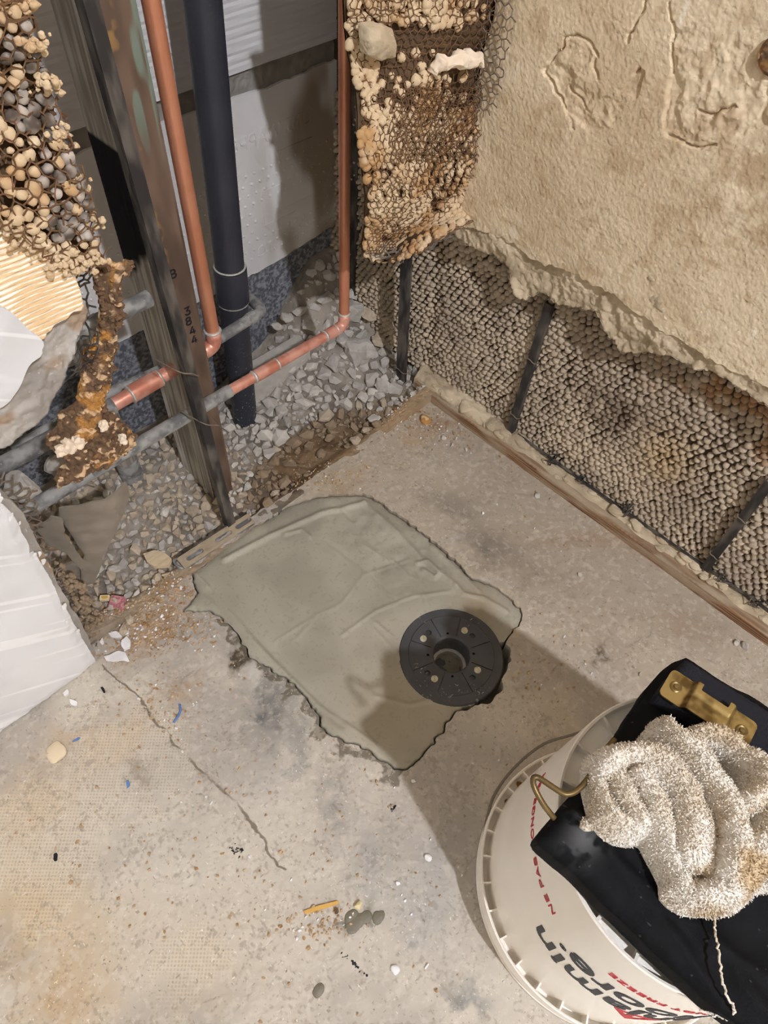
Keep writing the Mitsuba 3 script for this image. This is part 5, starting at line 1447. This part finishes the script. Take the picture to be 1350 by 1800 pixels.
def rag_h(a, b):
    e = np.maximum(inside(a, b, rg), 0)
    wa, wb = a + nz(a, b, f=30, seed=191) * .008, b + nz(a, b, f=30, seed=192) * .008
    acc = np.zeros_like(a)
    for c, h, w in FW:
        d = seg_dist(wa, wb, c)
        acc = np.maximum(acc, h * 1.5 * np.sqrt(np.maximum(1 - (d / (w * 1.0)) ** 2, 0)))
    h = acc
    h = h * (1 - np.exp(-e / .0045)) + .007 * (1 - np.exp(-e / .003))
    h = h - .03 * np.exp(-(np.hypot((a - hole_c[0]), (b - hole_c[1])) / .010) ** 2) - .012 * np.exp(-(np.hypot((a - hole_d[0]), (b - hole_d[1])) / .008) ** 2)
    h = h + nz(a, b, f=45, seed=193) * .005 + nz(a, b, f=330, seed=194, o=2) * .0036
    return np.maximum(h, .001)


rgk = thing('terry_rag', 'crumpled off-white terry cloth rag lying on the black pouch', 'rag')
hr = Polygon(rough(rg, .0010, .0025, 75)).buffer(0).difference(Point(*hole_c).buffer(.0075))
rm = sheet(hr, (0, 0, RZ), (1, 0, 0), (0, 1, 0), (0, 0, 1), rag_h, lambda a, b: rag_h(a, b) * .9 + .003, .0014)
put('cloth', rm, 'mat_terry', rgk, smooth=True)
g2 = np.random.default_rng(5)
lv, lf, at_ = [], [], 0
half = len(rm.vertices) // 2
ff = rm.faces[(rm.faces < half).all(1)]
tri = rm.vertices[ff]
fn = np.cross(tri[:, 1] - tri[:, 0], tri[:, 2] - tri[:, 0]); ar = np.linalg.norm(fn, axis=1); fn /= ar[:, None] + 1e-15
pick = g2.choice(len(ff), 24000, p=ar / ar.sum())
bc = g2.dirichlet((1, 1, 1), len(pick))
for i, w_3 in zip(pick, bc):                                       # the loops of the pile
    p = w_3 @ tri[i]; d = fn[i] * .8 + g2.normal(0, .6, 3); d /= np.linalg.norm(d)
    s = np.cross(d, g2.normal(size=3)); s /= np.linalg.norm(s)
    L_ = g2.uniform(.0014, .0027); w_ = .0005
    lv += [p - s * w_, p + s * w_, p + d * L_ + s * w_ * .7, p + d * L_ - s * w_ * .7]
    lf += [(at_, at_ + 1, at_ + 2), (at_, at_ + 2, at_ + 3)]; at_ += 4
put('pile_loops', tm(lv, lf), 'mat_terry', rgk, kind='stuff')
sp = [A(1255, 1606, z=.415), A(1258, 1640, z=.414), A(1264, 1680, z=.413), A(1268, 1715, z=.412), A(1276, 1745, z=.410), A(1288, 1768, z=.405), A(1290, 1780, z=.398), A(1278, 1790, z=.388), A(1258, 1786, z=.384), A(1244, 1780, z=.384), A(1232, 1776, z=.384)]
q = spline(sp, 8); q[:, :2] += g2.normal(0, .0005, (len(q), 2))
put('loose_thread', tube(q, .0009, 8), 'mat_terry', rgk, smooth=True, label='long loose white thread')

# ------------------------------------------------------------------ small things lying about
def chip(pts_px, z0, th, mt, name, label, cat, y=None, seed=0, wob=.0015, res=.003, ragged=.0008):
    p2 = np.array([A(*q, z=z0 + th)[:2] for q in pts_px])
    m = sheet(Polygon(rough(p2, ragged, .002, seed)).buffer(0), (0, 0, z0 + th), (1, 0, 0), (0, 1, 0), (0, 0, 1), lambda a, b: nz(a, b, f=60, seed=seed) * wob * 2, th, res)
    return put(name, m, mt, smooth=30, label=label, cat=cat)


zp = float(on_pit(205, 1060)[2])
chip([(196, 1046), (221, 1049), (216, 1076), (188, 1071)], zp + .014, .006, 'mat_pink', 'tile_chip', 'pink square mosaic tile chip lying in the rubble', 'tile chip', seed=201, wob=.0002, ragged=.0002)
chip([(176, 1046), (193, 1045), (191, 1054), (174, 1055)], zp + .016, .005, 'mat_cream', 'tile_chip', 'cream rectangular tile chip beside the pink one', 'tile chip', seed=202, wob=.0002, ragged=.0002)
chip([(178, 1047.5), (190, 1047), (188.5, 1052), (177.5, 1052.5)], zp + .0208, .0006, 'mat_yellow', 'tile_chip__mark', None, None, seed=203, wob=.0001, ragged=.0001)
chip([(252, 973), (272, 967), (290, 972), (302, 982), (296, 994), (272, 995), (258, 988)], .006, .007, 'mat_plaster', 'plaster_flake', 'large beige plaster flake on the left gravel', 'plaster flake', seed=204)
for k, (pts, lab) in enumerate((([(190, 1112), (204, 1109), (215, 1118), (206, 1121), (194, 1119)], 'white paint flake nearest the slab edge'), ([(213, 1126), (222, 1118), (230, 1126), (228, 1138), (218, 1141), (212, 1134)], 'rounded white plaster flake in the middle of three'),
                                ([(183, 1154), (196, 1149), (208, 1143), (220, 1147), (228, 1162), (215, 1160), (200, 1162), (186, 1160)], 'largest white paint flake, beside the white wall corner'), ([(175, 1128), (180, 1120), (182, 1130), (178, 1134)], 'narrow white flake by the wall corner'),
                                ([(122, 1228), (136, 1232), (134, 1240), (124, 1238)], 'small white flake below the white wall'), ([(110, 1218), (118, 1210), (121, 1216), (114, 1224)], 'tiny white flake against the foot of the white wall'),
                                ([(694, 737), (704, 734), (707, 741), (698, 742)], 'small white chip at the foot of the corner stud'))):
    chip(pts, .002 + .002 * (k < 4), .004, 'mat_whitechip', 'paint_flake', lab, 'flake', seed=210 + k, wob=.002)
chip([(534, 1601), (560, 1592), (595, 1582), (596, 1588), (562, 1600), (536, 1607)], .0005, .003, 'mat_yellow', 'wood_splinter', 'yellow wood splinter on the floor', 'splinter', seed=220, wob=.0005)
chip([(587, 1596), (594, 1595), (595, 1605), (588, 1606)], .0005, .004, 'mat_crust', 'wood_crumb', 'small brown crumb below the yellow splinter', 'crumb', seed=221)
put('pebble', (lambda m: (setattr(m, 'vertices', m.vertices * .0052 + A(631, 1592, z=.004)), m)[1])(stone(77, 20, .8, 1)), 'mat_cream', smooth=40, label='cream pebble right of the yellow splinter', cat='pebble')
put('plastic_strip', tube(spline([A(316, 1238, z=.003), A(317, 1250, z=.004), A(311, 1262, z=.003), A(305, 1270, z=.002)], 6), .0016, 8), 'mat_blue', smooth=True, label='short blue plastic strip on the floor', cat='plastic strip')
chip([(222, 1372), (228, 1372), (229, 1382), (224, 1385)], 0, .0014, 'mat_blue', 'plastic_scrap', 'tiny blue scrap beside the dark smudge on the left floor', 'scrap', seed=222)
chip([(126, 1303), (140, 1294), (142, 1298), (130, 1304)], 0, .0010, 'mat_blue', 'plastic_scrap', 'tiny blue scrap below the white wall', 'scrap', seed=223)
chip([(176, 1208), (181, 1206), (185, 1215), (182, 1218)], .0005, .003, 'mat_blackbit', 'black_crumb', 'black crumb in front of the white wall corner', 'crumb', seed=224)
chip([(94, 1502), (101, 1500), (99, 1514), (92, 1514)], .0003, .0012, 'mat_blackbit', 'black_crumb', 'dark purple-black speck on the left floor', 'crumb', seed=225, ragged=.002)
for j, (cx_, cy_, w_, h_, n, lab) in enumerate(((416, 1494, 11, 9, 26, 'cluster of black specks in the middle of the floor'), (621, 1694, 10, 12, 22, 'black smear of specks at the bottom of the floor'), (688, 1419, 5, 6, 8, 'few black specks below the mortar patch'))):
    sp_m = []
    for k in range(n):
        t = g2.normal(0, 1, 2)
        px, py = (cx_ + t[0] * w_ * .55, cy_ + t[1] * h_ * .55) if j != 1 else (cx_ + t[0] * 9, cy_ + t[0] * 8 + t[1] * 2.5)
        m = STONES[k % 14].copy(); m.vertices = m.vertices * g2.uniform(.0006, .0018) * [1, 1, .5] + A(px, py, z=.001); sp_m.append(m)
    put('black_specks', cat_(sp_m), 'mat_blackbit', label=lab, cat='specks', kind='stuff')
dk = []
for px, py, r in ((618, 1612, .010), (632, 1618, .009), (622, 1625, .012), (642, 1613, .009), (665, 1612, .009), (560, 1740, .008)):
    m = lump(600 + px, 2, .25); m.vertices = m.vertices * [r, r * .75, .0016] + A(px, py, z=.0004)
    dk.append(m)
put('damp_spots', cat_(dk), 'mat_damp', smooth=True, label='damp dark mortar spots on the floor below the splinter', cat='spots', kind='stuff')
put('white_stick', tube([A(747, 1703, z=.002), A(753, 1694, z=.003)], .0011, 8), 'mat_whitechip', smooth=True, label='thin white sliver at the bottom of the floor near the bucket', cat='sliver')
for px, py, r, lab in ((99, 1322, .0125, 'round flat tan stone set in the floor at the left'), (752, 1508, .0045, 'pale pebble on the floor left of the bucket'), (694, 1704, .005, 'white lump on the floor at the bottom'), (748, 656 + 82, .011, 'rusty orange crumb at the foot of the corner stud')):
    m = lump(700 + px, 2, .35); m.vertices = m.vertices * [r, r * 1.1, .0035 if r > .012 else r * .6] + A(px, py, z=.002)
    put('pebble', m, 'mat_crust' if 'rusty' in lab else ('mat_plaster' if 'tan' in lab else 'mat_whitechip'), smooth=40, label=lab, cat='pebble')
for k, (px, py, r) in enumerate(((900, 800, .006), (945, 870, .005), (1020, 1010, .004), (1310, 1135, .008), (1295, 1130, .006), (1125, 1185, .004), (780, 770, .006), (795, 782, .005), (820, 790, .005))):
    p = A(px, py, z=.003)
    place_stone('pebble', p, r, ['pale', 'grey'][k % 2] + ' pebble along the wooden ground strip', 'pebble', 1 - k % 2, 800 + k, group=['pale', 'grey'][k % 2] + ' pebbles along the wooden strip')
m = lump(900, 3, .25); m.vertices = m.vertices * [.026, .016, .010] + A(1352, 92, x=.797)
m.vertices = m.vertices[:, :] ; 
put('brown_lump', lathe([(0, -.004), (.017, -.004), (.018, .0), (.014, .004), (0, .005)], 24), 'mat_crust', smooth=40, label='brown knob sticking out of the tan plaster at the right edge', cat='knob', to=mi.ScalarTransform4f().translate(A(1366, 98, x=.797).tolist()).rotate([0, 1, 0], -90))
bs = thing('black_strap', 'end of a black strap on the floor at the bottom edge, beside the bucket', 'strap')
put('webbing', box(-.03, .03, -.012, .012, 0, .004, .001).apply_translation(A(1172, 1806, z=.01) + [0, -.006, 0]), 'mat_web', bs)
print(len(scene), 'entries', sum(len(meshkit.WRITTEN[d['filename']][1]) for d in scene.values() if d.get('type') == 'ply'), 'triangles')
